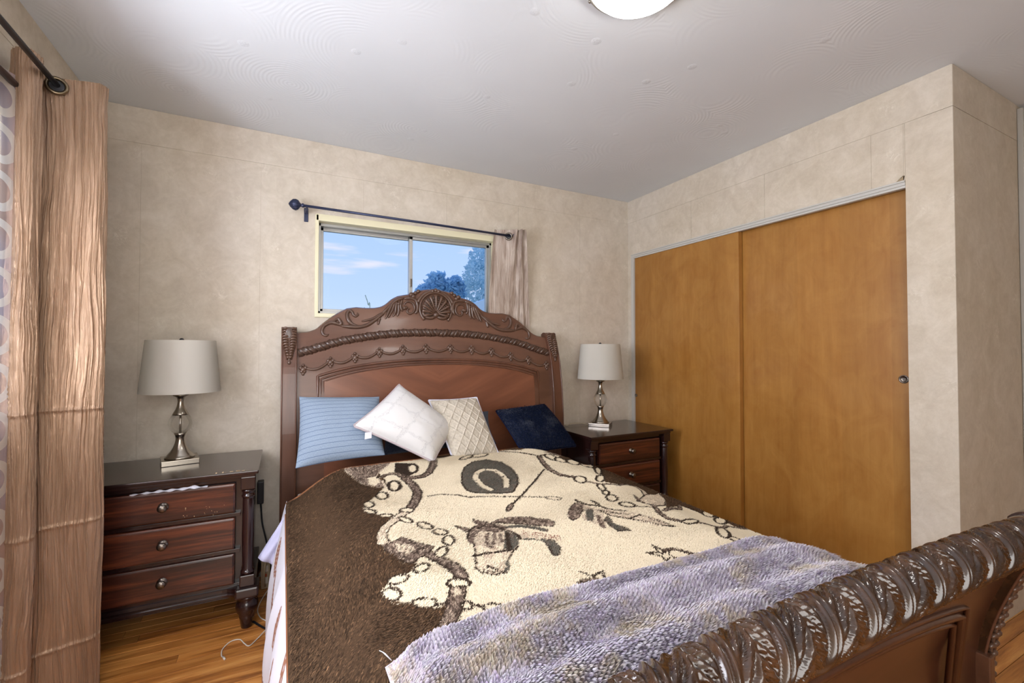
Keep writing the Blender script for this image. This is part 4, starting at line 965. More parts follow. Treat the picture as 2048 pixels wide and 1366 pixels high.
('P','G',0,[(0.724,1.218),(0.751,1.189),(0.741,1.139),(0.708,1.1),(0.689,1.1),(0.709,1.154)]),
('S','D',0.0029,[(0.724,1.218),(0.751,1.189),(0.741,1.139),(0.708,1.1),(0.689,1.1),(0.709,1.154),(0.724,1.218)]),
('S','G',0.006,[(0.654,1.252),(0.689,1.235),(0.72,1.211),(0.719,1.178)]),
('S','T',0.0031,[(0.702,1.306),(0.737,1.262),(0.784,1.208)]),
('S','T',0.0031,[(0.697,1.296),(0.728,1.247),(0.775,1.195)]),
('S','T',0.003,[(0.692,1.287),(0.72,1.232),(0.766,1.181)]),
('P','G',0,[(0.645,1.327),(0.669,1.281),(0.639,1.216),(0.585,1.169),(0.582,1.198)]),
('P','M',0,[(0.529,1.364),(0.572,1.416),(0.604,1.43),(0.639,1.421),(0.664,1.389),(0.666,1.351),(0.633,1.324),(0.606,1.346),(0.574,1.361),(0.547,1.339),(0.515,1.274),(0.507,1.292)]),
('S','D',0.007,[(0.515,1.32),(0.54,1.376),(0.577,1.414)]),
('S','D',0.0073,[(0.576,1.396),(0.604,1.401),(0.636,1.385)]),
('S','D',0.0072,[(0.636,1.414),(0.645,1.362),(0.652,1.323)]),
('S','M',0.0119,[(0.589,1.337),(0.556,1.27),(0.547,1.229)]),
('S','M',0.012,[(0.61,1.335),(0.585,1.272),(0.554,1.226)]),
('S','M',0.0121,[(0.622,1.312),(0.598,1.25)]),
('S','D',0.0148,[(0.646,1.309),(0.616,1.242),(0.596,1.192)]),
('S','D',0.0093,[(0.661,1.328),(0.669,1.281),(0.663,1.251)]),
('P','M',0,[(0.518,1.449),(0.536,1.423),(0.554,1.397),(0.535,1.378),(0.524,1.415)]),
('S','D',0.0032,[(0.518,1.449),(0.536,1.423),(0.554,1.397),(0.535,1.378),(0.524,1.415),(0.518,1.449)]),
('P','M',0,[(0.597,1.482),(0.614,1.454),(0.632,1.435),(0.61,1.414),(0.59,1.437)]),
('S','D',0.0033,[(0.597,1.482),(0.614,1.454),(0.632,1.435),(0.61,1.414),(0.59,1.437),(0.597,1.482)]),
('S','D',0.0105,[(0.486,1.197),(0.537,1.192),(0.612,1.182)]),
('S','D',0.004,[(0.522,1.286),(0.488,1.19),(0.463,1.123),(0.468,1.096),(0.491,1.068),(0.524,1.065),(0.546,1.094),(0.553,1.12),(0.592,1.166),(0.638,1.209)]),
('S','D',0.009,[(0.494,1.12),(0.501,1.102),(0.507,1.086)]),
('S','D',0.0045,[(0.476,1.104),(0.496,1.078),(0.519,1.074)]),
('S','G',0.0104,[(0.552,1.12),(0.54,1.09),(0.525,1.07)]),
('P','M',0,[(0.909,1.35),(0.951,1.4),(0.992,1.425),(1.012,1.402),(0.972,1.351),(0.925,1.305),(0.895,1.296),(0.893,1.32)]),
('S','D',0.0026,[(0.909,1.35),(0.951,1.4),(0.992,1.425),(1.012,1.402),(0.972,1.351),(0.925,1.305),(0.895,1.296),(0.893,1.32),(0.909,1.35)]),
('P','L',0,[(1.009,1.397),(1.027,1.36),(1.02,1.29),(0.959,1.203),(0.94,1.246),(0.93,1.293)]),
('S','G',0.0274,[(0.995,1.342),(0.95,1.274)]),
('S','M',0.0182,[(0.99,1.287),(0.951,1.204)]),
('P','G',0,[(1.022,1.272),(0.999,1.215),(1.006,1.179),(1.014,1.141),(0.973,1.157),(0.975,1.195),(0.989,1.245)]),
('S','D',0.0033,[(1.022,1.272),(0.999,1.215),(1.006,1.179),(1.014,1.141),(0.973,1.157),(0.975,1.195),(0.989,1.245),(1.022,1.272)]),
('P','L',0,[(1.039,1.345),(1.071,1.313),(1.121,1.275),(1.152,1.218),(1.17,1.168),(1.17,1.108),(1.119,1.142),(1.074,1.221),(1.033,1.266)]),
('S','D',0.0099,[(1.008,1.448),(1.018,1.393),(1.053,1.363),(1.071,1.313),(1.112,1.284)]),
('S','D',0.0092,[(1.064,1.421),(1.061,1.368)]),
('S','D',0.0059,[(1.026,1.338),(1.035,1.269),(1.075,1.222),(1.114,1.177),(1.137,1.135),(1.17,1.108)]),
('S','D',0.0042,[(1.128,1.236),(1.158,1.181),(1.173,1.111)]),
('S','D',0.0102,[(1.087,1.222),(1.137,1.233)]),
('S','D',0.0052,[(1.035,1.319),(1.061,1.281),(1.103,1.254)]),
('S','M',0.005,[(1.14,1.188),(1.166,1.123)]),
('S','D',0.0042,[(0.945,0.999),(0.979,0.982),(0.999,1.03),(0.999,0.984),(1.031,0.987),(0.996,0.961),(1.001,0.914),(0.982,0.947),(0.956,0.929),(0.97,0.962),(0.945,0.999)]),
('S','D',0.0056,[(0.982,0.974),(1.006,0.981)]),
('S','D',0.0141,[(1.001,0.986),(1.028,0.985),(1.048,0.963),(1.06,0.934),(1.086,0.901)]),
('S','M',0.0071,[(1.001,0.986),(1.028,0.985),(1.048,0.963),(1.06,0.934),(1.086,0.901)]),
('S','D',0.0043,[(0.7,0.99),(0.719,0.953),(0.763,0.967),(0.737,0.932),(0.75,0.912),(0.718,0.914),(0.696,0.898),(0.706,0.925),(0.719,0.953)]),
('S','D',0.0156,[(0.713,0.938),(0.685,0.942),(0.661,0.93),(0.648,0.908),(0.627,0.886)]),
('S','M',0.0084,[(0.713,0.938),(0.685,0.942),(0.661,0.93),(0.648,0.908),(0.627,0.886)]),
('P','M',0,[(1.669,2.5),(1.766,2.5),(1.717,2.5),(1.383,2.087),(1.315,2.089),(1.296,2.151)]),
('S','D',0.0059,[(1.669,2.5),(1.766,2.5),(1.717,2.5),(1.383,2.087),(1.315,2.089),(1.296,2.151),(1.669,2.5)]),
('S','D',0.0118,[(1.076,2.284),(1.162,2.172),(1.209,2.062),(1.294,2.091)]),
('S','D',0.0278,[(1.204,2.052),(1.162,1.942),(1.13,1.826),(1.13,1.734),(1.173,1.677)]),
('S','M',0.0162,[(1.204,2.052),(1.162,1.942),(1.13,1.826),(1.13,1.734),(1.173,1.677)]),
('P','C',0,[(0.99,2.226),(0.977,2.208),(0.954,2.191),(0.927,2.178),(0.9,2.172),(0.878,2.172),(0.866,2.179),(0.865,2.192),(0.876,2.207),(0.897,2.224),(0.925,2.239),(0.954,2.248),(0.977,2.248),(0.99,2.241),(0.99,2.226)]),
('S','D',0.0102,[(0.99,2.226),(0.977,2.208),(0.954,2.191),(0.927,2.178),(0.9,2.172),(0.878,2.172),(0.866,2.179),(0.865,2.192),(0.876,2.207),(0.897,2.224),(0.925,2.239),(0.954,2.248),(0.977,2.248),(0.99,2.241),(0.99,2.226)]),
('P','C',0,[(0.899,2.218),(0.888,2.2),(0.871,2.181),(0.85,2.165),(0.829,2.155),(0.812,2.152),(0.803,2.155),(0.802,2.164),(0.81,2.177),(0.825,2.194),(0.847,2.211),(0.869,2.225),(0.888,2.232),(0.898,2.23),(0.899,2.218)]),
('S','D',0.01,[(0.899,2.218),(0.888,2.2),(0.871,2.181),(0.85,2.165),(0.829,2.155),(0.812,2.152),(0.803,2.155),(0.802,2.164),(0.81,2.177),(0.825,2.194),(0.847,2.211),(0.869,2.225),(0.888,2.232),(0.898,2.23),(0.899,2.218)]),
('P','C',0,[(1.263,1.956),(1.249,1.944),(1.238,1.947),(1.23,1.963),(1.227,1.988),(1.229,2.018),(1.236,2.047),(1.248,2.07),(1.263,2.084),(1.277,2.085),(1.288,2.072),(1.291,2.046),(1.286,2.012),(1.276,1.98),(1.263,1.956)]),
('S','D',0.0101,[(1.263,1.956),(1.249,1.944),(1.238,1.947),(1.23,1.963),(1.227,1.988),(1.229,2.018),(1.236,2.047),(1.248,2.07),(1.263,2.084),(1.277,2.085),(1.288,2.072),(1.291,2.046),(1.286,2.012),(1.276,1.98),(1.263,1.956)]),
('P','C',0,[(1.29,1.925),(1.276,1.91),(1.262,1.907),(1.252,1.914),(1.246,1.929),(1.245,1.949),(1.249,1.969),(1.258,1.987),(1.27,2.0),(1.285,2.006),(1.299,2.003),(1.309,1.992),(1.31,1.972),(1.303,1.947),(1.29,1.925)]),
('S','D',0.0099,[(1.29,1.925),(1.276,1.91),(1.262,1.907),(1.252,1.914),(1.246,1.929),(1.245,1.949),(1.249,1.969),(1.258,1.987),(1.27,2.0),(1.285,2.006),(1.299,2.003),(1.309,1.992),(1.31,1.972),(1.303,1.947),(1.29,1.925)]),
('P','C',0,[(1.38,1.939),(1.342,1.894),(1.316,1.874),(1.298,1.872),(1.289,1.883),(1.288,1.904),(1.295,1.929),(1.312,1.958),(1.338,1.989),(1.384,2.037),(1.667,2.424),(1.674,2.401),(1.67,2.369),(1.534,2.159),(1.38,1.939)]),
('S','D',0.0105,[(1.38,1.939),(1.342,1.894),(1.316,1.874),(1.298,1.872),(1.289,1.883),(1.288,1.904),(1.295,1.929),(1.312,1.958),(1.338,1.989),(1.384,2.037),(1.667,2.424),(1.674,2.401),(1.67,2.369),(1.534,2.159),(1.38,1.939)]),
('P','C',0,[(1.684,2.225),(1.657,2.197),(1.487,1.991),(1.39,1.885),(1.366,1.878),(1.364,1.897),(1.381,1.937),(1.53,2.149),(1.68,2.351),(1.698,2.354),(1.71,2.339),(1.715,2.314),(1.712,2.283),(1.702,2.252),(1.684,2.225)]),
('S','D',0.0112,[(1.684,2.225),(1.657,2.197),(1.487,1.991),(1.39,1.885),(1.366,1.878),(1.364,1.897),(1.381,1.937),(1.53,2.149),(1.68,2.351),(1.698,2.354),(1.71,2.339),(1.715,2.314),(1.712,2.283),(1.702,2.252),(1.684,2.225)]),
('P','C',0,[(1.38,1.761),(1.345,1.725),(1.331,1.719),(1.334,1.736),(1.354,1.772),(1.399,1.838),(1.627,2.14),(1.676,2.198),(1.697,2.214),(1.704,2.208),(1.698,2.185),(1.681,2.149),(1.647,2.098),(1.488,1.894),(1.38,1.761)]),
('S','D',0.0104,[(1.38,1.761),(1.345,1.725),(1.331,1.719),(1.334,1.736),(1.354,1.772),(1.399,1.838),(1.627,2.14),(1.676,2.198),(1.697,2.214),(1.704,2.208),(1.698,2.185),(1.681,2.149),(1.647,2.098),(1.488,1.894),(1.38,1.761)]),
('P','C',0,[(1.303,1.635),(1.28,1.608),(1.259,1.59),(1.243,1.583),(1.234,1.585),(1.231,1.594),(1.236,1.609),(1.248,1.627),(1.266,1.647),(1.289,1.669),(1.314,1.688),(1.334,1.698),(1.338,1.691),(1.326,1.666),(1.303,1.635)]),
('S','D',0.0087,[(1.303,1.635),(1.28,1.608),(1.259,1.59),(1.243,1.583),(1.234,1.585),(1.231,1.594),(1.236,1.609),(1.248,1.627),(1.266,1.647),(1.289,1.669),(1.314,1.688),(1.334,1.698),(1.338,1.691),(1.326,1.666),(1.303,1.635)]),
('P','C',0,[(1.189,1.617),(1.175,1.604),(1.161,1.599),(1.149,1.601),(1.142,1.611),(1.14,1.627),(1.145,1.646),(1.156,1.665),(1.17,1.679),(1.185,1.685),(1.198,1.682),(1.205,1.671),(1.206,1.654),(1.2,1.634),(1.189,1.617)]),
('S','D',0.0085,[(1.189,1.617),(1.175,1.604),(1.161,1.599),(1.149,1.601),(1.142,1.611),(1.14,1.627),(1.145,1.646),(1.156,1.665),(1.17,1.679),(1.185,1.685),(1.198,1.682),(1.205,1.671),(1.206,1.654),(1.2,1.634),(1.189,1.617)]),
('P','C',0,[(1.189,1.492),(1.18,1.488),(1.174,1.491),(1.173,1.501),(1.177,1.515),(1.185,1.532),(1.195,1.548),(1.206,1.559),(1.215,1.564),(1.221,1.561),(1.222,1.551),(1.218,1.535),(1.21,1.518),(1.2,1.503),(1.189,1.492)]),
('S','D',0.0081,[(1.189,1.492),(1.18,1.488),(1.174,1.491),(1.173,1.501),(1.177,1.515),(1.185,1.532),(1.195,1.548),(1.206,1.559),(1.215,1.564),(1.221,1.561),(1.222,1.551),(1.218,1.535),(1.21,1.518),(1.2,1.503),(1.189,1.492)]),
('P','C',0,[(1.182,1.458),(1.173,1.45),(1.164,1.446),(1.157,1.447),(1.153,1.452),(1.153,1.46),(1.156,1.469),(1.163,1.479),(1.171,1.486),(1.18,1.49),(1.187,1.489),(1.191,1.485),(1.192,1.477),(1.188,1.467),(1.182,1.458)]),
('S','D',0.0078,[(1.182,1.458),(1.173,1.45),(1.164,1.446),(1.157,1.447),(1.153,1.452),(1.153,1.46),(1.156,1.469),(1.163,1.479),(1.171,1.486),(1.18,1.49),(1.187,1.489),(1.191,1.485),(1.192,1.477),(1.188,1.467),(1.182,1.458)]),
('P','C',0,[(1.17,1.395),(1.158,1.385),(1.145,1.38),(1.134,1.381),(1.128,1.388),(1.127,1.4),(1.132,1.414),(1.141,1.428),(1.153,1.438),(1.166,1.443),(1.177,1.442),(1.184,1.435),(1.185,1.423),(1.18,1.408),(1.17,1.395)]),
('S','D',0.0076,[(1.17,1.395),(1.158,1.385),(1.145,1.38),(1.134,1.381),(1.128,1.388),(1.127,1.4),(1.132,1.414),(1.141,1.428),(1.153,1.438),(1.166,1.443),(1.177,1.442),(1.184,1.435),(1.185,1.423),(1.18,1.408),(1.17,1.395)]),
('P','C',0,[(1.187,1.315),(1.177,1.309),(1.164,1.308),(1.152,1.312),(1.143,1.321),(1.138,1.332),(1.138,1.344),(1.143,1.354),(1.153,1.36),(1.166,1.362),(1.178,1.358),(1.188,1.349),(1.193,1.338),(1.193,1.326),(1.187,1.315)]),
('S','D',0.0073,[(1.187,1.315),(1.177,1.309),(1.164,1.308),(1.152,1.312),(1.143,1.321),(1.138,1.332),(1.138,1.344),(1.143,1.354),(1.153,1.36),(1.166,1.362),(1.178,1.358),(1.188,1.349),(1.193,1.338),(1.193,1.326),(1.187,1.315)]),
('S','D',0.013,[(1.182,1.61),(1.22,1.554),(1.308,1.544),(1.556,1.717)]),
('S','M',0.0087,[(1.182,1.61),(1.22,1.554),(1.308,1.544),(1.556,1.717)]),
('S','D',0.0288,[(1.608,1.774),(1.46,1.559),(1.346,1.418)]),
('S','L',0.0177,[(1.608,1.774),(1.46,1.559),(1.346,1.418)]),
('P','L',0,[(1.276,1.419),(1.251,1.36),(1.481,1.543),(1.699,1.707),(1.594,1.557),(1.346,1.324),(1.264,1.288),(1.25,1.321),(1.234,1.352)]),
('S','D',0.0061,[(1.276,1.419),(1.251,1.36),(1.481,1.543),(1.699,1.707),(1.594,1.557),(1.346,1.324),(1.264,1.288),(1.25,1.321),(1.234,1.352),(1.276,1.419)]),
('P','M',0,[(1.276,1.419),(1.26,1.37),(1.246,1.341),(1.234,1.352)]),
('S','D',0.0064,[(1.186,1.309),(1.241,1.283)]),
('S','D',0.021,[(1.268,1.302),(1.224,1.23),(1.208,1.172),(1.234,1.137)]),
('S','M',0.0122,[(1.268,1.302),(1.224,1.23),(1.208,1.172),(1.234,1.137)]),
('S','D',0.0181,[(1.265,1.244),(1.496,1.382),(1.627,1.503)]),
('S','M',0.0121,[(1.265,1.244),(1.496,1.382),(1.627,1.503)]),
('P','C',0,[(1.333,1.15),(1.304,1.129),(1.276,1.114),(1.254,1.109),(1.239,1.11),(1.231,1.117),(1.229,1.125),(1.235,1.133),(1.247,1.141),(1.267,1.149),(1.292,1.158),(1.322,1.168),(1.346,1.175),(1.351,1.17),(1.333,1.15)]),
('S','D',0.0077,[(1.333,1.15),(1.304,1.129),(1.276,1.114),(1.254,1.109),(1.239,1.11),(1.231,1.117),(1.229,1.125),(1.235,1.133),(1.247,1.141),(1.267,1.149),(1.292,1.158),(1.322,1.168),(1.346,1.175),(1.351,1.17),(1.333,1.15)]),
('P','C',0,[(1.7,1.375),(1.683,1.366),(1.665,1.362),(1.65,1.363),(1.641,1.371),(1.643,1.386),(1.655,1.404),(1.674,1.422),(1.693,1.433),(1.709,1.435),(1.719,1.429),(1.724,1.417),(1.722,1.402),(1.714,1.387),(1.7,1.375)]),
('S','D',0.0096,[(1.7,1.375),(1.683,1.366),(1.665,1.362),(1.65,1.363),(1.641,1.371),(1.643,1.386),(1.655,1.404),(1.674,1.422),(1.693,1.433),(1.709,1.435),(1.719,1.429),(1.724,1.417),(1.722,1.402),(1.714,1.387),(1.7,1.375)]),
('P','C',0,[(1.679,1.298),(1.657,1.286),(1.634,1.277),(1.614,1.274),(1.605,1.28),(1.61,1.295),(1.628,1.316),(1.652,1.337),(1.676,1.352),(1.695,1.356),(1.707,1.352),(1.711,1.342),(1.707,1.328),(1.696,1.312),(1.679,1.298)]),
('S','D',0.0092,[(1.679,1.298),(1.657,1.286),(1.634,1.277),(1.614,1.274),(1.605,1.28),(1.61,1.295),(1.628,1.316),(1.652,1.337),(1.676,1.352),(1.695,1.356),(1.707,1.352),(1.711,1.342),(1.707,1.328),(1.696,1.312),(1.679,1.298)]),
('P','C',0,[(1.282,0.984),(1.262,0.974),(1.253,0.976),(1.252,0.987),(1.261,1.005),(1.28,1.028),(1.314,1.059),(1.376,1.108),(1.468,1.175),(1.515,1.201),(1.52,1.192),(1.486,1.152),(1.39,1.069),(1.318,1.009),(1.282,0.984)]),
('S','D',0.0075,[(1.282,0.984),(1.262,0.974),(1.253,0.976),(1.252,0.987),(1.261,1.005),(1.28,1.028),(1.314,1.059),(1.376,1.108),(1.468,1.175),(1.515,1.201),(1.52,1.192),(1.486,1.152),(1.39,1.069),(1.318,1.009),(1.282,0.984)]),
('P','C',0,[(1.284,0.94),(1.273,0.935),(1.264,0.936),(1.259,0.942),(1.257,0.951),(1.26,0.962),(1.267,0.973),(1.276,0.982),(1.289,0.988),(1.301,0.99),(1.311,0.987),(1.313,0.978),(1.308,0.965),(1.297,0.951),(1.284,0.94)]),
('S','D',0.0069,[(1.284,0.94),(1.273,0.935),(1.264,0.936),(1.259,0.942),(1.257,0.951),(1.26,0.962),(1.267,0.973),(1.276,0.982),(1.289,0.988),(1.301,0.99),(1.311,0.987),(1.313,0.978),(1.308,0.965),(1.297,0.951),(1.284,0.94)]),
('S','D',0.0149,[(1.309,1.13),(1.408,1.143),(1.63,1.256),(1.718,1.208)]),
('S','M',0.0093,[(1.309,1.13),(1.408,1.143),(1.63,1.256),(1.718,1.208)]),
('S','D',0.0076,[(1.627,1.503),(1.644,1.467),(1.654,1.398)])
]
def paint(px, py):
    col = np.tile(LCOL['B'], (len(px), 1)); code = np.zeros(len(px), int)
    keys = list(COL)
    for kind, c, w, pts in PAT:
        P = np.array(pts); m_ = w + 0.004
        lo = P.min(0) - m_; hi = P.max(0) + m_
        idx = np.nonzero((px > lo[0]) & (px < hi[0]) & (py > lo[1]) & (py < hi[1]))[0]
        if not len(idx): continue
        x_, y_ = px[idx], py[idx]
        if kind == 'P':
            ins = np.zeros(len(idx), bool); j = len(P) - 1
            for i in range(len(P)):
                (xi, yi), (xj, yj) = P[i], P[j]
                if yi != yj:
                    ins ^= ((yi > y_) != (yj > y_)) & (x_ < (xj - xi) * (y_ - yi) / (yj - yi) + xi)
                j = i
        else:
            d2 = np.full(len(idx), 9.0)
            for i in range(len(P) - 1):
                a, b = P[i], P[i + 1]; ab = b - a; l2 = ab @ ab + 1e-12
                t = np.clip(((x_ - a[0]) * ab[0] + (y_ - a[1]) * ab[1]) / l2, 0, 1)
                d2 = np.minimum(d2, (x_ - a[0] - t * ab[0]) ** 2 + (y_ - a[1] - t * ab[1]) ** 2)
            ins = d2 < (w / 2) ** 2
        col[idx[ins]] = LCOL[c]; code[idx[ins]] = keys.index(c) + 1
    return col, code
blx0, blx1, bly0, bly1 = 0.022, 1.70, 0.60, 2.285
gx = np.linspace(blx0, blx1, 420); gy = np.linspace(bly0, bly1, 440)
GX, GY = np.meshgrid(gx, gy, indexing='ij')
headwave = 0.018 * np.sin(GX * 7.0 + 0.5) + 0.010 * np.sin(GX * 17)
GY2 = GY + headwave * ss(2.0, 2.285, GY)
GZ = hb(GX, GY2) - 0.03 * ss(2.20, 2.30, GY2) * (1 - ss(0, 0.3, GX))
PB = np.stack([GX, GY2, GZ], -1)
# hanging hem all round
def drop(edge, out, dz): return edge + np.array([out[0], out[1], -dz])
left = [drop(PB[0], (-0.004, 0), 0.02), drop(PB[0], (-0.002, 0), 0.05)]
right = [drop(PB[-1], (0.010, 0), 0.03), drop(PB[-1], (0.016, 0), 0.10), drop(PB[-1], (0.016, 0), 0.17)]
PB2 = np.concatenate([np.stack(left[::-1]), PB, np.stack(right)], 0)
cols, _ = paint(PB2[..., 0].ravel(), PB2[..., 1].ravel())
blanket = thing('horse_blanket', 'brown plush blanket printed with cream horses, chains and stars spread on bed', 'blanket', (0, 0, 0))
np_grid('fleece', PB2, MAT['fleece'], blanket, cols.reshape(PB2.shape))
hem = MB(); hem.tube([tuple(p) for p in PB2[0][::6]], 0.005, 6); hem.tube([(p[0], p[1] + 0.004, p[2] - 0.004) for p in PB2[2:-3, -1][::6]], 0.008, 6)
hem.build('hem', plain('rust_brown_binding', rgb(134, 84, 50), 0.8), blanket)['label'] = 'rust-brown bound edge'
N = 280000
fx = RNG.uniform(blx0 - 0.002, blx1 + 0.002, N * 2); fy = RNG.uniform(0.78, bly1 + 0.002, N * 2)
keep = RNG.uniform(size=N * 2) < np.clip(1.25 - 0.45 * fy, 0.35, 1)
fx, fy = fx[keep][:N], fy[keep][:N]
jx = fx + RNG.normal(size=len(fx)) * 0.0016; jy = fy + RNG.normal(size=len(fx)) * 0.0016
fc, code = paint(jx, jy)
kc = list(COL)
sk = fbm(jx * 260, jy * 90, 21, 3); st_ = fbm(jx * 120, jy * 330, 25, 2)
for key, other, lo_, hi_ in (('L', 'C', 0.36, 0.50), ('M', 'L', 0.47, 0.62), ('G', 'M', 0.47, 0.62), ('M', 'D', 0.40, 0.30)):
    q_ = code == kc.index(key) + 1; tt = np.clip((sk[q_] - lo_) / (hi_ - lo_), 0, 1)[:, None] * 0.8
    fc[q_] = fc[q_] * (1 - tt) + LCOL[other] * tt
hw = 0.018 * np.sin(fx * 7.0 + 0.5) + 0.010 * np.sin(fx * 17)
fy = fy + hw * ss(2.0, 2.285, fy)
fz_ = hb(fx, fy) - 0.03 * ss(2.20, 2.30, fy) * (1 - ss(0, 0.3, fx))
isb = (code == 0); isc = (code == 1)
ln = np.where(isb, 0.013, np.where(isc, 0.006, 0.008)) * RNG.uniform(0.7, 1.35, len(fx))
ang = 0.45 + (fbm(fx * 5, fy * 5, 3) - 0.5) * 2.6 + RNG.normal(size=len(fx)) * 0.28
lift = np.where(isb, 0.30, 0.42) + 0.15 * RNG.uniform(size=len(fx))
R_ = np.stack([fx, fy, fz_ - 0.001], -1)
T_ = R_ + np.stack([np.cos(ang) * np.cos(lift), np.sin(ang) * np.cos(lift), np.sin(lift)], -1) * ln[:, None]
var = np.where(isb, RNG.lognormal(0.05, 0.42, len(fx)), np.where(isc, RNG.normal(1, 0.035, len(fx)), RNG.lognormal(0, 0.18, len(fx))))
fc = np.clip(fc * var[:, None], 0, 0.95)
blades('pile', R_, T_, np.where(isb, 0.0022, 0.0024) * RNG.uniform(0.8, 1.3, len(fx)), fc, MAT['pile'], blanket)

# lavender throw across the foot
thr = thing('plush_throw', 'shaggy lavender plush throw folded across the foot of the bed', 'throw blanket', (0, 0, 0))
tx = np.linspace(0.185, 1.66, 380); ty = np.linspace(0.575, 0.903, 120)
TX, TY = np.meshgrid(tx, ty, indexing='ij')
def tz(x_, y_):
    y_ = np.asarray(y_, float); x_ = np.asarray(x_, float)
    e = ss(0.185, 0.23, x_) * (1 - ss(0.866, 0.905, y_))
    bul = 0.010 * np.sin((y_ - 0.50) * 2 * PI / 0.125 + 0.5 * np.sin(x_ * 5) + x_ * 0.6) + 0.006 * (fbm(x_ * 7, y_ * 12, 5) - 0.5) * 2
    return hb(x_, y_) + 0.006 + e * (0.032 + bul)
def edge_y(x_): return 0.007 * np.sin(x_ * 8.0 + 0.3) + 0.004 * np.sin(x_ * 17)
def t_y(x_, y_): return y_ + edge_y(x_) * ss(0.7, 0.903, y_)
TZ = tz(TX, TY)
lav = np.array([lin(240), lin(231), lin(250)]); lav2 = np.array([lin(252), lin(250), lin(253)]); tan = np.array([lin(250), lin(240), lin(226)]); dk = np.array([lin(216), lin(204), lin(230)])
np_grid('backing', np.stack([TX, t_y(TX, TY), TZ], -1), MAT['pile'], thr, np.tile(dk * 1.05, (TX.size, 1)).reshape(TX.shape + (3,)))
NT = 260000
cs = 0.0075
rx = RNG.uniform(0.187, 1.66, NT * 2); ry = RNG.uniform(0.575, 0.902, NT * 2)
k_ = RNG.uniform(size=NT * 2) < np.clip(1.3 - 0.62 * rx, 0.3, 1); rx, ry = rx[k_][:NT], ry[k_][:NT]
ci = np.floor(rx / cs); cj = np.floor(ry / cs + 0.5 * (ci % 2))
h1 = vnoise(ci * 1.37 + 0.5, cj * 1.91 + 0.5, 11); h2 = vnoise(ci * 1.73 + 0.5, cj * 1.21 + 0.5, 23); h3 = vnoise(ci * 2.11 + 0.5, cj * 1.57 + 0.5, 31)
ccx = (ci + 0.5 + (h1 - 0.5) * 0.8) * cs; ccy = (cj + 0.5 - 0.5 * (ci % 2) + (h2 - 0.5) * 0.8) * cs
big = fbm(rx * 9, ry * 9, 8) - 0.5
smooth_edge = 1 - ss(0.855, 0.89, ry)     # the turned edge is bare of long pile
lenT = (0.010 + 0.006 * h3) * (0.35 + 0.65 * smooth_edge) * RNG.uniform(0.7, 1.2, len(rx))
lean_x = 0.25 * np.cos(big * 9 + 0.5); lean_y = -0.45 + 0.3 * np.sin(big * 9)
rz_ = tz(rx, ry)
R_ = np.stack([rx, t_y(rx, ry), rz_ - 0.001], -1)
tipx = ccx + (rx - ccx) * 0.28 + lean_x * lenT; tipy = ccy + (ry - ccy) * 0.28 + lean_y * lenT
T_ = np.stack([tipx, t_y(tipx, np.minimum(tipy, 0.908)), rz_ + lenT * 0.85], -1)
mixv = np.clip(h1 * 0.6 + RNG.uniform(size=len(rx)) * 0.5, 0, 1)[:, None]; tv = np.clip((fbm(rx * 16, ry * 16, 41) - 0.45) * 3.2 + (h2 - 0.5) * 0.7, 0, 0.85)[:, None]
fc = lav * (1 - mixv) + lav2 * mixv; fc = fc * (1 - tv) + tan * tv; fc = fc * RNG.normal(1, 0.07, len(rx))[:, None]
blades('pile', R_, T_, 0.0022 * RNG.uniform(0.8, 1.3, len(rx)), np.clip(fc, 0, .95), MAT['plush_pile'], thr)
ths = MB(); b_ = (0.192, 0.885, float(tz(0.21, 0.87)) - 0.004)
for k in range(2): ths.tube(catmull([b_, (b_[0] - 0.010, b_[1] + 0.006 + 0.004 * k, b_[2] + 0.010), (b_[0] - 0.012 - 0.005 * k, b_[1] + 0.022 + 0.008 * k, b_[2] + 0.006)], 4), 0.0008, 5)
ths.build('loose_thread', MAT['tag'], thr)

# white printed bedspread under the blanket, hanging on the left
bs = thing('printed_bedspread', 'white bedspread with brown feather print hanging down left side of bed', 'bedspread', (0, 0, 0))
sy = np.linspace(0.60, 2.36, 240); sv = np.linspace(0, 1, 120)
SY, SV = np.meshgrid(sy, sv, indexing='ij')
z_top = hb(0.03, SY) - 0.035
fold = 0.016 * np.sin(SY * 15 + 2.0 * np.sin(SY * 4)) + 0.008 * np.sin(SY * 33 + 1)
SX = 0.024 - (0.052 * SV ** 0.8 + fold * SV) - 0.020 * np.sin(PI * SV)
SZ = z_top * (1 - SV) + (0.07 + 0.02 * np.sin(SY * 12)) * SV
scol = np.tile(np.array([lin(214), lin(213), lin(220)]), (SX.size, 1))
br = np.array([lin(150), lin(104), lin(82)])
for (cy, cz, ly, lz, a) in ((2.05, .40, .030, .075, .5), (1.95, .30, .03, .09, .5), (1.86, .20, .03, .10, .4), (1.72, .13, .03, .08, .5), (1.60, .36, .03, .08, -.3), (1.58, .16, .035, .09, .6), (1.42, .28, .03, .09, .3), (1.25, .40, .03, .09, .3), (1.1, .2, .03, .09, .5)):
    dy = (SY - cy).ravel(); dz = (SZ - cz).ravel(); u_ = dy * math.cos(a) - dz * math.sin(a); v_ = dy * math.sin(a) + dz * math.cos(a)
    scol[((u_ / ly) ** 2 + (v_ / lz) ** 2 < 1) & (np.abs(u_) > 0.002)] = br
np_grid('side_drop', np.stack([SX, SY, SZ], -1), MAT['print_cotton'], bs, scol.reshape(SX.shape + (3,)))
qx, qy = np.meshgrid(np.linspace(0.024, 1.69, 60), np.linspace(0.62, 2.36, 60), indexing='ij')
np_grid('top_cover', np.stack([qx, qy, hb(qx, qy) - 0.030 - 0.02 * ss(2.26, 2.36, qy)], -1), MAT['print_cotton'], bs, np.tile(np.array([lin(214), lin(213), lin(220)]), (qx.size, 1)).reshape(qx.shape + (3,)))
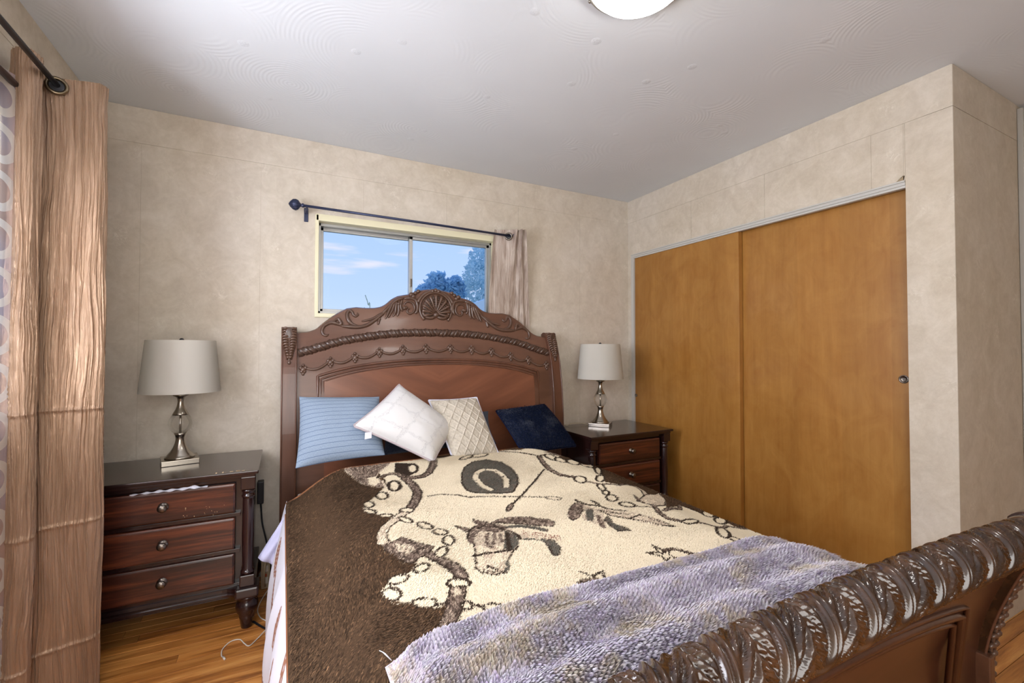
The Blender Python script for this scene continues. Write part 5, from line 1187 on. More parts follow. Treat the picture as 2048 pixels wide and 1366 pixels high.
# lavender sheet corner poking out beside the head post
pc = np.zeros((10, 8, 3)); A_ = [np.array(p) for p in ((0.018, 2.23, 0.50), (-0.085, 2.20, 0.352), (-0.030, 2.18, 0.315), (0.020, 2.20, 0.46))]
for i in range(10):
    for j in range(8):
        s_, t = i / 9, j / 7; p = (A_[0] * (1 - s_) + A_[1] * s_) * (1 - t) + (A_[3] * (1 - s_) + A_[2] * s_) * t
        pc[i, j] = p + np.array([0, 0.012 * math.sin(6 * t + 3 * s_), 0])
so_ = np_grid('bed_sheet', pc, MAT['lavender_cotton']); tag(so_, 'pale lavender sheet corner poking out beside the left headboard post', 'sheet')
sm = so_.modifiers.new('thickness', 'SOLIDIFY'); sm.thickness = 0.004

# ------------------------------------------------------------------ pillows
def cushion(name, label, corners, thick, mat, n=48, pinch=0.06, disp=None, backmat=None, sharp=2.6):
    TL, TR, BR, BL = [np.array(c, float) for c in corners]
    u = np.linspace(-1, 1, n); Uu, Vv = np.meshgrid(u, u, indexing='ij')
    nrm = np.cross(TR - TL, BL - TL); nrm /= np.linalg.norm(nrm)
    if nrm[1] > 0: nrm = -nrm
    u2 = Uu * (1 - pinch * (1 - Vv ** 2)); v2 = Vv * (1 - pinch * (1 - Uu ** 2))
    s_ = (u2 + 1) / 2; t = (v2 + 1) / 2
    Pm = (TL[None, None] * (1 - s_)[..., None] + TR * s_[..., None]) * t[..., None] + (BL * (1 - s_)[..., None] + BR * s_[..., None]) * (1 - t)[..., None]
    hgt = thick * (np.clip(1 - np.abs(Uu) ** sharp, 0, 1) * np.clip(1 - np.abs(Vv) ** sharp, 0, 1)) ** 0.55
    wr = 0.006 * (fbm(Uu * 2.2 + len(name), Vv * 2.2, 9) - 0.5) * 2 * np.clip(hgt / thick, 0, 1)
    f = hgt + wr + (disp(Uu, Vv) * np.clip(hgt / thick * 2, 0, 1) if disp else 0)
    uv = np.stack([(Uu + 1) / 2, (Vv + 1) / 2], -1)
    root = thing(name, label, 'pillow', tuple((BL + BR) / 2))
    mi = Matrix.Translation(-root.location)
    o = np_grid('cover', Pm + nrm * f[..., None], mat, root, uv=uv); o.matrix_parent_inverse = mi
    b = np_grid('back_cover', Pm - nrm * (hgt * 0.8)[..., None], backmat or mat, root, uv=uv); b.matrix_parent_inverse = mi
    edge = np.concatenate([Pm[:, 0], Pm[-1, 1:], Pm[::-1, -1][1:], Pm[0, ::-1][1:-1]])
    return root, edge, Pm, nrm, mi
def piping(root, edge, r, mat, mi, name='piping'):
    p = MB().tube([tuple(q) for q in edge[::2]], r, 6, closed=True).build(name, mat, root); p.matrix_parent_inverse = mi; return p
r_, e_, _, _, mi = cushion('blue_pillow', 'pale blue pillow with thin pleated stripes at left against headboard', [(0.078, 2.55, 0.992), (0.477, 2.55, 0.974), (0.462, 2.31, 0.704), (0.058, 2.31, 0.685)], 0.065, MAT['blue_cloth'], pinch=0.045)
r_, e_, Pm, nr, mi = cushion('navy_back_pillow', 'navy pillow mostly hidden behind white and beige cushions', [(0.49, 2.57, 0.86), (1.150, 2.585, 0.850), (1.150, 2.46, 0.67), (0.48, 2.46, 0.67)], 0.042, MAT['navy'])
r_, e_, Pm, nr, mi = cushion('white_pillow', 'white embroidered pillow standing on one corner with care tag', [(0.307, 2.30, 0.863), (0.571, 2.49, 1.041), (0.862, 2.385, 0.80), (0.680, 2.205, 0.668)], 0.088, MAT['white_cloth'], pinch=0.05)
piping(r_, e_, 0.006, MAT['flange'], mi)
tg = MB(); c_ = Pm[0, -9]; tg.prism([(-0.016, -0.03), (0.016, -0.026), (0.017, 0.004), (-0.015, 0.002)], -0.001, 0.001, 'y')
tg.v = [(c_[0] + p[0], c_[1] - 0.012 + p[1], c_[2] + p[2] - 0.004) for p in tg.v]; o_ = tg.build('care_tag', MAT['tag'], r_); o_.matrix_parent_inverse = mi
def quilt(u, v):
    a = (u + v) * 2.5; b = (u - v) * 2.5
    la = np.abs(a - np.round(a)); lb = np.abs(b - np.round(b))
    return 0.005 * np.exp(-(la / 0.06) ** 2) + 0.005 * np.exp(-(lb / 0.06) ** 2) + 0.003 * (fbm(u * 14, v * 14, 4) - 0.5)
r_, e_, _, _, mi = cushion('beige_pillow', 'beige pillow with raised diamond quilting leaning beside white cushion', [(0.730, 2.46, 0.950), (1.018, 2.46, 0.952), (1.066, 2.26, 0.660), (0.803, 2.25, 0.652)], 0.06, MAT['quilt_cloth'], n=140, pinch=0.035, disp=quilt)
piping(r_, e_, 0.006, plain('pale_piping', rgb(206, 206, 222), 0.7), mi)
r_, e_, Pm, nr, mi = cushion('navy_fur_pillow', 'navy blue furry pillow with sequined sides at right of headboard', [(1.141, 2.46, 0.869), (1.500, 2.49, 0.884), (1.613, 2.30, 0.642), (1.225, 2.27, 0.640)], 0.075, MAT['navy'], backmat=MAT['sequin'], pinch=0.03)
piping(r_, e_, 0.005, MAT['sequin'], mi, 'sequin_trim')
nn = 26000; a_ = RNG.uniform(-1, 1, (nn, 2)); hg = 0.075 * (np.clip(1 - np.abs(a_[:, 0]) ** 2.6, 0, 1) * np.clip(1 - np.abs(a_[:, 1]) ** 2.6, 0, 1)) ** 0.55
TL, TR, BR, BL = [np.array(c, float) for c in [(1.141, 2.46, 0.869), (1.500, 2.49, 0.884), (1.613, 2.30, 0.642), (1.225, 2.27, 0.640)]]
s_ = ((a_[:, 0] * (1 - .03 * (1 - a_[:, 1] ** 2)) + 1) / 2)[:, None]; t_ = ((a_[:, 1] * (1 - .03 * (1 - a_[:, 0] ** 2)) + 1) / 2)[:, None]
Rr = (TL * (1 - s_) + TR * s_) * t_ + (BL * (1 - s_) + BR * s_) * (1 - t_) + nr * hg[:, None]
dirn = nr * 0.5 + np.array([0.25, 0, -0.8]) + RNG.normal(size=(nn, 3)) * 0.35; dirn /= np.linalg.norm(dirn, axis=1, keepdims=True)
nc = np.array([lin(20), lin(30), lin(56)]) * RNG.lognormal(0, 0.35, nn)[:, None]
o_ = blades('fur', Rr, Rr + dirn * 0.014, np.full(nn, 0.0022), nc, MAT['pile'], r_); o_.matrix_parent_inverse = mi

# ------------------------------------------------------------------ nightstands
def nightstand():
    hw, d0, d1 = 0.345, -0.23, 0.23
    root = thing('nightstand', 'x', 'nightstand')
    t = MB(); t.box(-hw, hw, d0 - 0.012, d1, 0.682, 0.697, 0.004); t.box(-hw + 0.012, hw - 0.012, d0 + 0.002, d1, 0.668, 0.683, 0.003)
    t.build('tabletop', MAT['mahogany_frame'], root)
    b = MB(); b.box(-hw + 0.03, hw - 0.03, d0 + 0.055, d1 - 0.005, 0.15, 0.668); b.box(-0.30, 0.30, d0 + 0.03, d0 + 0.06, 0.648, 0.668, 0.002)
    for z in (0.501, 0.342, 0.192): b.box(-0.275, 0.275, d0 + 0.034, d0 + 0.06, z - 0.008, z + 0.008, 0.001)
    b.build('case', MAT['mahogany_z'], root)
    for (za, zb) in ((0.512, 0.640), (0.352, 0.490), (0.200, 0.333)):
        dr = MB(); dr.box(-0.255, 0.255, d0 + 0.024, d0 + 0.05, za, zb, 0.006); dr.box(-0.249, 0.249, d0 + 0.020, d0 + 0.03, za + 0.006, zb - 0.006, 0.002)
        o = dr.build('drawer', MAT['mahogany'], root)
        kn = MB(); kn.lathe([(0.019, 0.0), (0.019, -0.004), (0.012, -0.006), (0.008, -0.010), (0.008, -0.016), (0.015, -0.019), (0.0175, -0.025), (0.015, -0.031), (0.008, -0.034), (0.001, -0.035)], 0.0, d0 + 0.021, (za + zb) / 2 + 0.002, 24, 'y')
        kn.build('knob', MAT['pewter'], o)
    for sx in (-1, 1):
        c = sx * 0.305; cy = d0 + 0.034
        col = MB(); col.box(c - 0.029, c + 0.029, cy - 0.028, cy + 0.028, 0.612, 0.668, 0.004); col.box(c - 0.029, c + 0.029, cy - 0.028, cy + 0.028, 0.186, 0.236, 0.004)
        col.lathe([(0.020, 0.236), (0.027, 0.240), (0.028, 0.247), (0.024, 0.252), (0.021, 0.258), (0.024, 0.40), (0.022, 0.568), (0.021, 0.572), (0.026, 0.576), (0.027, 0.582), (0.021, 0.588), (0.020, 0.596), (0.027, 0.601), (0.027, 0.607), (0.02, 0.612)], c, cy, 0, 24)
        col.build('column', MAT['mahogany_z'], root)
        for cy2 in ((cy, d1 - 0.045)):
            ft_ = MB(); ft_.lathe([(0.022, 0.0), (0.024, 0.004), (0.029, 0.040), (0.032, 0.052), (0.030, 0.056), (0.042, 0.075), (0.046, 0.095), (0.042, 0.115), (0.034, 0.126), (0.038, 0.132), (0.038, 0.142)], c, cy2, 0, 24)
            ft_.build('foot', MAT['mahogany_frame'], root)
    bm_ = MB()
    for sx in (-1, 1): bm_.box(sx * 0.305 - 0.046, sx * 0.305 + 0.046, d0 - 0.012, d0 + 0.09, 0.142, 0.186, 0.008)
    n = 30; prof = [(0.0, 0.142), (-0.010, 0.150), (-0.010, 0.158), (-0.004, 0.164), (-0.012, 0.172), (-0.010, 0.184), (0.02, 0.187)]
    G_ = np.zeros((n, len(prof), 3))
    for i, X in enumerate(np.linspace(-0.265, 0.265, n)):
        inset = 0.024 * min(1, (0.265 - abs(X)) / 0.04) ** 0.7
        for k, (py_, z) in enumerate(prof): G_[i, k] = (X, d0 + 0.012 + py_ + inset, z)
    bm_.grid(G_, smooth=False); bm_.box(-0.28, 0.28, d0 + 0.03, d1 - 0.01, 0.142, 0.186); bm_.box(-hw + 0.01, hw - 0.01, d0 + 0.07, d1 - 0.002, 0.142, 0.186, 0.006)
    bm_.build('base_molding', MAT['mahogany_frame'], root)
    return root
ns = nightstand(); ns.location = (-0.435, 2.543, 0)
tag(ns, 'dark mahogany three-drawer nightstand at left of bed, worn drawer fronts', 'nightstand', 'nightstands flanking the bed')
ns2 = copy_tree(ns); ns2.location = (2.03, 2.485, 0)
tag(ns2, 'dark mahogany three-drawer nightstand between bed and sliding closet doors', 'nightstand', 'nightstands flanking the bed')
# scuffs on the left nightstand's top drawer and edge
scf = MB()
for k in range(16):
    x_, z_ = random.uniform(-0.37, -0.22), random.uniform(0.515, 0.56)
    y_ = 2.543 - 0.23 + 0.0194; w_ = random.uniform(0.001, 0.004)
    scf.box(x_ + 0.0, x_ + w_, y_, y_ + 0.001, z_, z_ + random.uniform(0.001, 0.004))
for k in range(9):
    x_ = random.uniform(-0.26, -0.14); scf.box(x_, x_ + random.uniform(0.004, 0.014), 2.315 + random.uniform(0, 0.02), 2.322 + random.uniform(0, 0.02), 0.6968, 0.6973)
o_ = scf.build('scuff_marks', plain('scuffed_bare_wood', rgb(188, 160, 124), 0.8), ns); o_.matrix_parent_inverse = Matrix.Translation((0.435, -2.543, 0)); o_['label'] = 'pale scuffed spots'; o_['kind'] = 'stuff'
# lace cloth sticking out above the top drawer
lc = MB(); G_ = np.zeros((40, 6, 3))
for i in range(40):
    t = i / 39
    for k in range(6):
        v = k / 5
        G_[i, k] = (-0.54 + 0.26 * t, 2.322 - 0.016 * v - 0.003 * math.sin(30 * t), 0.643 + 0.004 + (0.004 + 0.010 * math.exp(-((t - 0.82) / 0.1) ** 2)) * math.sin(PI * t) * (1 - v) + 0.002 * math.sin(40 * t + 3 * v))
lc.grid(G_); o_ = lc.build('lace_cloth', MAT['lace']); tag(o_, 'crumpled white lace cloth caught above left nightstand top drawer', 'cloth')

# ------------------------------------------------------------------ table lamps
def lamp():
    root = thing('table_lamp', 'x', 'lamp')
    b = MB(); b.box(-0.0725, 0.0725, -0.0725, 0.0725, 0.0, 0.024, 0.0025)
    b.lathe([(0.060, 0.024), (0.060, 0.030), (0.053, 0.034), (0.050, 0.040), (0.038, 0.054), (0.028, 0.072), (0.021, 0.092), (0.018, 0.108), (0.018, 0.118), (0.021, 0.130), (0.026, 0.140)], 0, 0, 0, 36)
    b.build('base', MAT['nickel'], root)
    g = MB(); g.lathe([(0.024, 0.139), (0.034, 0.149), (0.043, 0.163), (0.048, 0.180), (0.0475, 0.192), (0.043, 0.207), (0.036, 0.220), (0.032, 0.226)], 0, 0, 0, 36); gl = g.build('glass_globe', MAT['crystal'], root)
    MB().lathe([(0.004, 0.139), (0.004, 0.227)], 0, 0, 0, 12).build('inner_rod', MAT['nickel'], gl)
    s = MB(); s.lathe([(0.033, 0.225), (0.030, 0.233), (0.020, 0.252), (0.014, 0.272), (0.012, 0.288), (0.014, 0.302), (0.019, 0.310), (0.030, 0.315), (0.031, 0.320), (0.022, 0.323), (0.013, 0.326), (0.013, 0.360), (0.010, 0.40), (0.006, 0.41)], 0, 0, 0, 32)
    s.build('stem', MAT['nickel'], root)
    h = MB(); n = 48; zt, zb_ = 0.578, 0.333
    for prof in ([(0.161, zb_), (0.138, zt)], [(0.138, zt), (0.1365, zt)], [(0.1365, zt), (0.1595, zb_)], [(0.1595, zb_), (0.161, zb_)]): h.lathe(prof, 0, 0, 0, n, cap=False); sh_ = h.build('lamp_shade', MAT['shade'], root)
    sp = MB()
    for k in range(3):
        a = 2 * PI * k / 3; sp.tube([(0, 0, zt - 0.012), (0.137 * math.cos(a), 0.137 * math.sin(a), zt - 0.006)], 0.0016, 6)
    sp.build('spider', MAT['nickel'], sh_)
    f = MB(); f.lathe([(0.004, 0.405), (0.004, 0.57), (0.010, 0.572), (0.011, 0.580), (0.006, 0.588), (0.001, 0.589)], 0, 0, 0, 14); f.build('finial', MAT['black_metal'], root)
    return root
lp = lamp(); lp.location = (-0.43, 2.63, 0.697); lp.rotation_euler = (0, 0, math.radians(12))
tag(lp, 'white shaded table lamp with crystal globe on the left nightstand', 'lamp', 'matching nickel table lamps')
lp2 = copy_tree(lp); lp2.location = (2.015, 2.575, 0.697); lp2.rotation_euler = (0, 0, math.radians(42))
tag(lp2, 'white shaded table lamp with crystal globe on nightstand beside closet', 'lamp', 'matching nickel table lamps')
cd = MB(); cd.tube(catmull([(1.95, 2.62, 0.702), (1.90, 2.655, 0.712), (1.83, 2.665, 0.714), (1.79, 2.66, 0.703), (1.775, 2.70, 0.70), (1.77, 2.73, 0.60)], 8), 0.0025, 7)
o_ = cd.build('lamp_cord', MAT['beige_plastic'], lp2); o_.matrix_parent_inverse = (Matrix.Translation((2.015, 2.575, 0.697)) @ Matrix.Rotation(math.radians(42), 4, 'Z')).inverted()

# ------------------------------------------------------------------ ceiling light
cl_ = thing('ceiling_light', 'round flush ceiling light with lit white glass and nickel rim', 'ceiling light', (0.990, 1.065, ZC))
MB().lathe([(0.13, 0.0), (0.165, -0.004), (0.172, -0.020), (0.172, -0.030), (0.168, -0.036), (0.160, -0.034)], 0, 0, 0, 64, cap=False).build('rim', plain('dull_nickel_rim', rgb(112, 108, 100), 0.55, 0.3), cl_)
MB().lathe([(0.162, -0.028), (0.155, -0.045), (0.135, -0.065), (0.100, -0.080), (0.05, -0.090), (0.001, -0.092)], 0, 0, 0, 64, cap=False).build('glass_shade', MAT['lamp_glass'], cl_)
nb = MB()
for k in range(3):
    a = 2 * PI * k / 3 + 2.0; nb = MB(); nb.ball((0.174 * math.cos(a), 0.174 * math.sin(a), -0.025), 0.006, n=6); nb.build('set_screw', MAT['nickel'], cl_)

# ------------------------------------------------------------------ curtain rods and curtains
rod = thing('curtain_rod', 'thin dark curtain rod with ribbed finial above the back window', 'curtain rod', (0.74, 2.74, 2.03))
def lp_(mb, name, mat, root):
    o = mb.build(name, mat, root); o.matrix_parent_inverse = Matrix.Translation(-root.location); return o
RA, RB = (0.10, 2.74, 2.032), (1.425, 2.74, 2.012)
lp_(MB().tube([RA, (0.8, 2.74, 2.024), RB], 0.0075, 12), 'rod', MAT['blue_black'], rod)
fi = MB(); n_ = 40; prof = [(0.007, 0.0), (0.012, -0.006), (0.012, -0.012), (0.007, -0.016), (0.012, -0.022), (0.024, -0.032), (0.029, -0.044), (0.026, -0.058), (0.016, -0.070), (0.006, -0.078), (0.001, -0.080)]
G_ = np.zeros((len(prof), n_ + 1, 3))
for i, (r, h) in enumerate(prof):
    for k in range(n_ + 1):
        a = 2 * PI * k / n_; rr_ = r * (1 + (0.10 * math.cos(13 * a + h * 60) if r > 0.0121 else 0)); G_[i, k] = (RA[0] + h, 2.74 + rr_ * math.cos(a), RA[2] + rr_ * math.sin(a))
fi.grid(G_); lp_(fi, 'finial', MAT['blue_black'], rod)
for xb in (0.112, 1.40):
    br_ = MB(); br_.box(xb - 0.011, xb + 0.011, YB - 0.006, YB - 0.002, 1.965, 2.045, 0.001); br_.box(xb - 0.006, xb + 0.006, 2.745, YB - 0.004, 2.010, 2.022, 0.001); br_.tube([(xb, 2.74 + 0.011 * math.cos(a), 2.028 + 0.011 * math.sin(a)) for a in np.linspace(-2.8, 0.9, 14)], 0.004, 6)
    b_ = lp_(br_, 'bracket', MAT['blue_black'], rod)
    sc_ = MB(); sc_.ball((xb, YB - 0.0065, 1.985), 0.004, n=6); o_ = sc_.build('screw', MAT['nickel'], b_)
    o_.matrix_parent_inverse = Matrix.Translation(-rod.location)
def curtain_grid(top, bot, z_top, z_bot, n=400, m=360, wr=0.004, seed=1, freq=90, ease=0.6):
    a = np.array(catmull(top, 40)); b = np.array(catmull(bot, 40))
    def resample(P):
        d = np.r_[0, np.cumsum(np.linalg.norm(np.diff(P, axis=0), axis=1))]
        s = np.linspace(0, d[-1], n); return np.stack([np.interp(s, d, P[:, 0]), np.interp(s, d, P[:, 1])], 1), d[-1]
    a, la = resample(a); b, lb = resample(b)
    v = np.linspace(0, 1, m); vv = v ** ease
    P = a[:, None] * (1 - vv)[None, :, None] + b[:, None] * vv[None, :, None]
    zt = z_top if hasattr(z_top, '__len__') else np.full(n, z_top)
    Z = zt[:, None] * (1 - v)[None] + z_bot * v[None]
    t = np.gradient(P, axis=0); nn_ = np.stack([-t[..., 1], t[..., 0]], -1); nn_ /= np.linalg.norm(nn_, axis=-1, keepdims=True) + 1e-9
    S = np.linspace(0, la, n)[:, None] + 0 * v[None]
    warp = (fbm(S * 9, Z * 1.6, seed + 5) - 0.5) * 0.06
    rid = 1 - np.abs(2 * fbm((S + warp) * freq, Z * 1.5, seed) - 1)
    rid2 = fbm((S + warp) * freq * 0.35, Z * 1.6, seed + 3) - 0.5
    crease = np.exp(-((fbm((S + warp) * freq * 1.5, Z * 1.1, seed + 9, 3) - 0.44) / 0.035) ** 2)
    D_ = wr * (rid - 0.6) * 1.2 + wr * 2.6 * rid2 - wr * 0.9 * crease
    Q = np.concatenate([P + nn_ * D_[..., None], Z[..., None]], -1)
    return Q, np.stack([S, Z], -1)
bc = thing('window_curtain', 'short taupe crinkled curtain gathered at right end of the back window', 'curtain', (1.42, 2.74, 2.06))
top = [(1.275, 2.765), (1.30, 2.775), (1.33, 2.756), (1.365, 2.744), (1.395, 2.722), (1.42, 2.705), (1.437, 2.735), (1.450, 2.695), (1.463, 2.735), (1.490, 2.715)]
bot = [(1.240, 2.808), (1.285, 2.811), (1.325, 2.809), (1.38, 2.812), (1.425, 2.822), (1.475, 2.812), (1.495, 2.820), (1.520, 2.808), (1.540, 2.820), (1.572, 2.814)]
Q, uv = curtain_grid(top, bot, 2.052 + 0.014 * np.linspace(0, 1, 300) ** 2, 1.37, 300, 220, 0.0018, 3, 80, 0.7)
o_ = np_grid('cloth', Q, MAT['satin2'], bc, uv=uv); o_.matrix_parent_inverse = Matrix.Translation(-bc.location)
def ring(c, axis, R_, r_, n=36):
    ax = Vector(axis).normalized(); u = ax.cross(Vector((0, 0, 1))).normalized(); v = ax.cross(u)
    return [tuple(Vector(c) + u * (R_ * math.cos(2 * PI * k / n)) + v * (R_ * math.sin(2 * PI * k / n))) for k in range(n)]
gm = MB(); gm.tube(ring((1.366, 2.738, 2.008), (-0.45, -1, 0), 0.021, 0), 0.006, 8, closed=True); lp_(gm, 'grommet', MAT['pewter'], bc)
dsk = MB(); rg = ring((1.366, 2.7405, 2.008), (-0.45, -1, 0), 0.020, 0); dsk.add(rg, [tuple(range(36))]); lp_(dsk, 'grommet_hole', MAT['black_plastic'], bc)

lrod = thing('curtain_rod', 'long black curtain rod along the left wall near the ceiling', 'curtain rod', (-0.718, 1.2, 2.16))
lp_(MB().tube([(-0.718, 0.2, 2.16), (-0.718, 2.20, 2.16)], 0.0095, 14), 'rod', MAT['black_metal'], lrod)
br_ = MB(); br_.box(XL + 0.002, XL + 0.007, 2.215, 2.24, 2.12, 2.19, 0.001); br_.box(XL + 0.004, -0.718, 2.222, 2.232, 2.150, 2.160, 0.001); br_.tube([(-0.718 + 0.012 * math.cos(a), 2.227, 2.16 + 0.012 * math.sin(a)) for a in np.linspace(-3.0, 0.6, 12)], 0.004, 6); lp_(br_, 'bracket', MAT['black_metal'], lrod)
irod = thing('sheer_rod', 'dark inner rod carrying the sheer curtain on the left wall', 'curtain rod', (-0.775, 1.2, 2.10))
lp_(MB().tube([(-0.778, 0.2, 2.085), (-0.778, 2.05, 2.085)], 0.0105, 14), 'rod', plain('plum_black_metal', rgb(58, 44, 52), 0.3, 0.3), irod)
lp_(MB().box(XL + 0.002, -0.765, 2.03, 2.045, 2.075, 2.095, 0.001), 'bracket', MAT['black_metal'], irod)

lc_ = thing('satin_curtain', 'crinkled gold brown satin curtain hanging from rod at left edge', 'curtain', (-0.70, 2.0, 0))
top = [(-0.800, 2.030), (-0.762, 2.005), (-0.738, 2.030), (-0.738, 2.068), (-0.785, 2.090), (-0.798, 2.105), (-0.775, 2.118), (-0.720, 2.128), (-0.660, 2.142), (-0.606, 2.150), (-0.590, 2.172), (-0.612, 2.200)]
bot = [(-0.800, 2.020), (-0.752, 1.985), (-0.722, 2.005), (-0.722, 2.040), (-0.765, 2.060), (-0.775, 2.075), (-0.755, 2.075), (-0.715, 2.090), (-0.650, 2.112), (-0.600, 2.130), (-0.582, 2.165), (-0.605, 2.200)]
ztop = 2.205 + 0.012 * np.sin(np.linspace(0, 9, 620)) - 0.010 * np.linspace(0, 1, 620)
Q, uv = curtain_grid(top, bot, ztop, 0.012, 620, 620, 0.0046, 2, 70, 0.7)
vv_ = np.linspace(0, 1, 620)[None]
for zc_ in (0.62, 0.20, 1.02): Q[..., 1] -= 0.004 * np.exp(-((Q[..., 2] - zc_) / 0.006) ** 2)
bulge = 0.018 * np.exp(-((Q[..., 2] - 1.0) / 0.35) ** 2) * np.linspace(0, 1, 620)[:, None] ** 2
Q[..., 1] -= bulge
o_ = np_grid('cloth', Q, MAT['satin'], lc_, uv=uv); o_.matrix_parent_inverse = Matrix.Translation(-lc_.location)
gax = (0.25, -1, 0); gc = (-0.716, 2.117, 2.156)
gm = MB(); gm.tube(ring(gc, gax, 0.026, 0), 0.006, 8, closed=True); lp_(gm, 'grommet', plain('antique_bronze', rgb(120, 106, 84), 0.3, 0.9), lc_)
dsk = MB(); rg = ring((gc[0], gc[1] + 0.004, gc[2]), gax, 0.024, 0); dsk.add(rg, [tuple(range(36))]); lp_(dsk, 'grommet_hole', MAT['black_plastic'], lc_)

sc_ = thing('sheer_curtain', 'pink and lilac sheer curtain printed with pale circles before left window', 'curtain', (-0.77, 1.2, 0))
tp = [(-0.778 + 0.014 * math.sin(k * 1.9), 0.45 + 0.0585 * k) for k in range(28)]
Q, uv = curtain_grid(tp, [(x_ + 0.01 * math.sin(y_ * 17), y_) for x_, y_ in tp], 2.115, 0.03, 420, 160, 0.001, 6, 30, 1.0)
o_ = np_grid('cloth', Q, MAT['sheer'], sc_, uv=uv); o_.matrix_parent_inverse = Matrix.Translation(-sc_.location)

# ------------------------------------------------------------------ small things by the left side of the bed
ad = thing('power_adapter', 'black power adapter with cord on wall beside left nightstand', 'power adapter', (-0.098, 2.82, 0.46))
lp_(MB().box(-0.113, -0.083, 2.775, YB - 0.003, 0.405, 0.523, 0.004), 'adapter_body', MAT['black_plastic'], ad)
lp_(MB().tube(catmull([(-0.098, 2.79, 0.406), (-0.095, 2.788, 0.385), (-0.088, 2.78, 0.30), (-0.066, 2.76, 0.20), (-0.05, 2.74, 0.10), (-0.04, 2.72, 0.02)], 8), 0.004, 8), 'cord', MAT['black_plastic'], ad)
ps = thing('power_strip', 'beige power strip standing on floor between nightstand and bed', 'power strip', (-0.066, 2.70, 0))
lp_(MB().box(-0.088, -0.046, 2.66, 2.695, 0.002, 0.16, 0.006), 'strip_body', MAT['beige_plastic'], ps)
for k in range(2):
    lp_(MB().box(-0.079, -0.055, 2.657, 2.661, 0.03 + 0.06 * k, 0.062 + 0.06 * k, 0.003), 'socket', MAT['white_plastic'], ps)
lp_(MB().box(-0.073, -0.061, 2.654, 2.660, 0.066, 0.080, 0.002), 'switch', plain('orange_switch', rgb(200, 80, 40), 0.4), ps)
lp_(MB().tube(catmull([(-0.070, 2.655, 0.02), (-0.074, 2.61, 0.06), (-0.068, 2.58, 0.16), (-0.05, 2.56, 0.25)], 8), 0.006, 8), 'cord', MAT['beige_plastic'], ps)
uc = thing('charging_cable', 'thin white charging cable looping over the oak floor', 'cable', (-0.12, 2.3, 0))
lp_(MB().tube(catmull([(-0.022, 2.60, 0.05), (-0.06, 2.585, 0.02), (-0.092, 2.482, 0.004), (-0.08, 2.38, 0.010), (-0.045, 2.31, 0.0145), (-0.030, 2.275, 0.0145), (-0.05, 2.255, 0.0145), (-0.085, 2.215, 0.004), (-0.111, 2.18, 0.004), (-0.130, 2.205, 0.004), (-0.150, 2.245, 0.004), (-0.183, 2.246, 0.004), (-0.207, 2.205, 0.004), (-0.206, 2.160, 0.004), (-0.198, 2.145, 0.004)], 10), 0.0022, 7), 'wire', MAT['white_plastic'], uc)
lp_(MB().tube([(-0.199, 2.147, 0.0045), (-0.192, 2.128, 0.0045)], 0.004, 8), 'plug', MAT['white_plastic'], uc)
bcb = MB().tube(catmull([(-0.13, 2.40, 0.006), (-0.108, 2.365, 0.006), (-0.073, 2.305, 0.006), (-0.041, 2.265, 0.006), (0.02, 2.25, 0.006)], 8), 0.0045, 8).build('black_cable', MAT['black_plastic'])
tag(bcb, 'black cord running along floor from nightstand foot to the bed', 'cable')

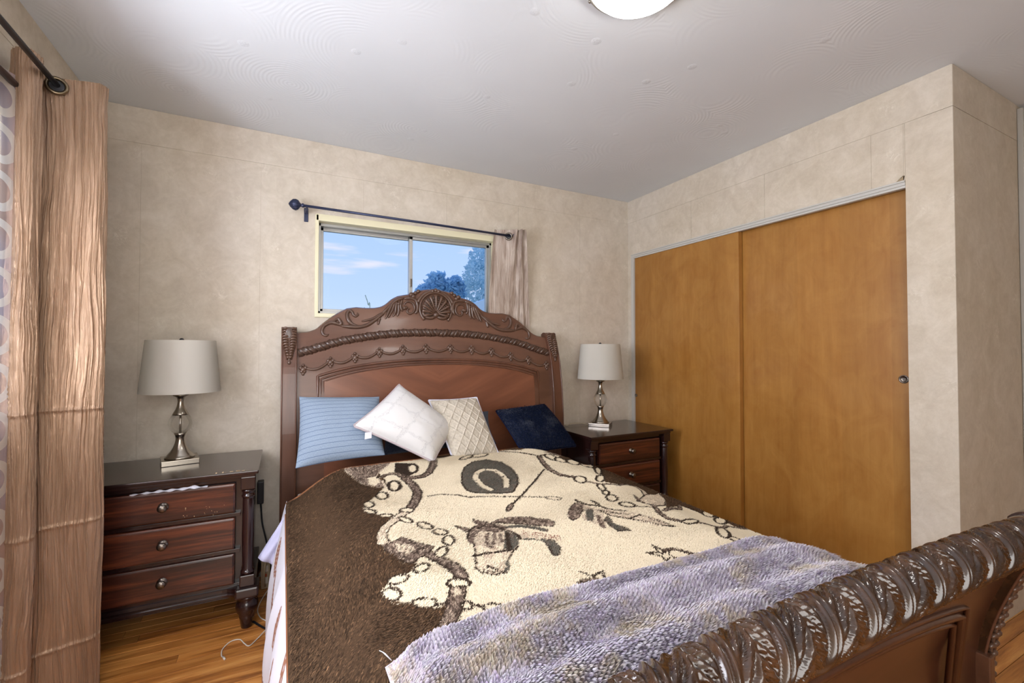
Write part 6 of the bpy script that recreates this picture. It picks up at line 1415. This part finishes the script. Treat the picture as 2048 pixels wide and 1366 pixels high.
# ------------------------------------------------------------------ outside the back window
def foliage(name, label, pts, n, size, mat, trunk, seed):
    r = np.random.default_rng(seed); root = thing(name, label, 'tree', (trunk[0], trunk[1], -1.0))
    mb = MB()
    for k in range(n):
        cx, cy, cz, rx, ry, rz, bx = pts[r.integers(len(pts))]
        if bx: p = r.uniform(-1, 1, 3)
        else:
            p = r.normal(size=3); p = p / np.linalg.norm(p) * r.uniform(0.35, 1) ** 0.5
        c = np.array([cx + p[0] * rx, cy + p[1] * ry, cz + p[2] * rz]); a = r.normal(size=3); a /= np.linalg.norm(a); b = np.cross(a, r.normal(size=3)); b /= np.linalg.norm(b); s = size * r.uniform(0.6, 1.3)
        mb.add([c - a * s, c + b * s * 0.5, c + a * s, c - b * s * 0.5], [(0, 1, 2, 3)])
    o = mb.build('foliage', mat, root); o.matrix_parent_inverse = Matrix.Translation(-root.location); o['kind'] = 'stuff'
    t = MB().tube([(trunk[0], trunk[1], -1.0), (trunk[0] + 0.05, trunk[1], trunk[2])], [0.14, 0.06], 8).build('trunk', MAT['bark'], root); t.matrix_parent_inverse = Matrix.Translation(-root.location)
    return root
foliage('leafy_tree', 'tall airy tree with hazy blue leaves outside window at right', [(5.95, 14, 4.35, .42, .5, .45, 0), (5.75, 14, 3.75, .45, .5, .5, 0), (6.3, 14, 3.7, .55, .5, .7, 0), (5.9, 14, 3.1, .5, .5, .5, 0), (6.45, 14.2, 4.5, .4, .4, .5, 0)], 2600, 0.075, MAT['leaf'], (6.1, 14.2, 3.6), 3)
foliage('blocky_tree', 'dense dark blue treetop with flat blocky outline outside the window', [(5.35, 16, 3.25, .72, .5, .55, 1), (5.0, 16, 3.75, .22, .4, .30, 1), (5.7, 16, 3.55, .45, .4, .30, 1), (4.55, 16, 3.2, .35, .4, .42, 0), (5.75, 16, 3.85, .18, .3, .15, 0)], 4200, 0.10, MAT['leaf2'], (5.3, 16.3, 3.2), 4)
ro_ = MB().prism([(3.86, 2.28), (4.95, 2.70), (5.9, 2.34), (5.9, -1.0), (3.86, -1.0)], 9.9, 10.4, 'y').build('shed', MAT['roofing']); tag(ro_, 'pale low roof seen through the bottom right of window', 'shed')
wd = thing('weed_stalk', 'faint green weed stalk rising outside the left window pane', 'weed', (0.59, 3.6, 0))
sm_ = MB(); sm_.tube(catmull([(0.606, 3.6, 0.0), (0.60, 3.6, 1.45), (0.585, 3.6, 1.58), (0.562, 3.6, 1.655)], 6), 0.004, 6); sm_.tube(catmull([(0.60, 3.6, 1.40), (0.575, 3.6, 1.52), (0.555, 3.6, 1.56)], 5), 0.003, 6); lp_(sm_, 'stalk', MAT['green'], wd)
struct(MB().box(-30, 40, 3.2, 60, -1.3, -1.0).build('ground', plain('garden_ground', rgb(140, 150, 120), 0.95, bump=(3, 0.3, 0.05))))
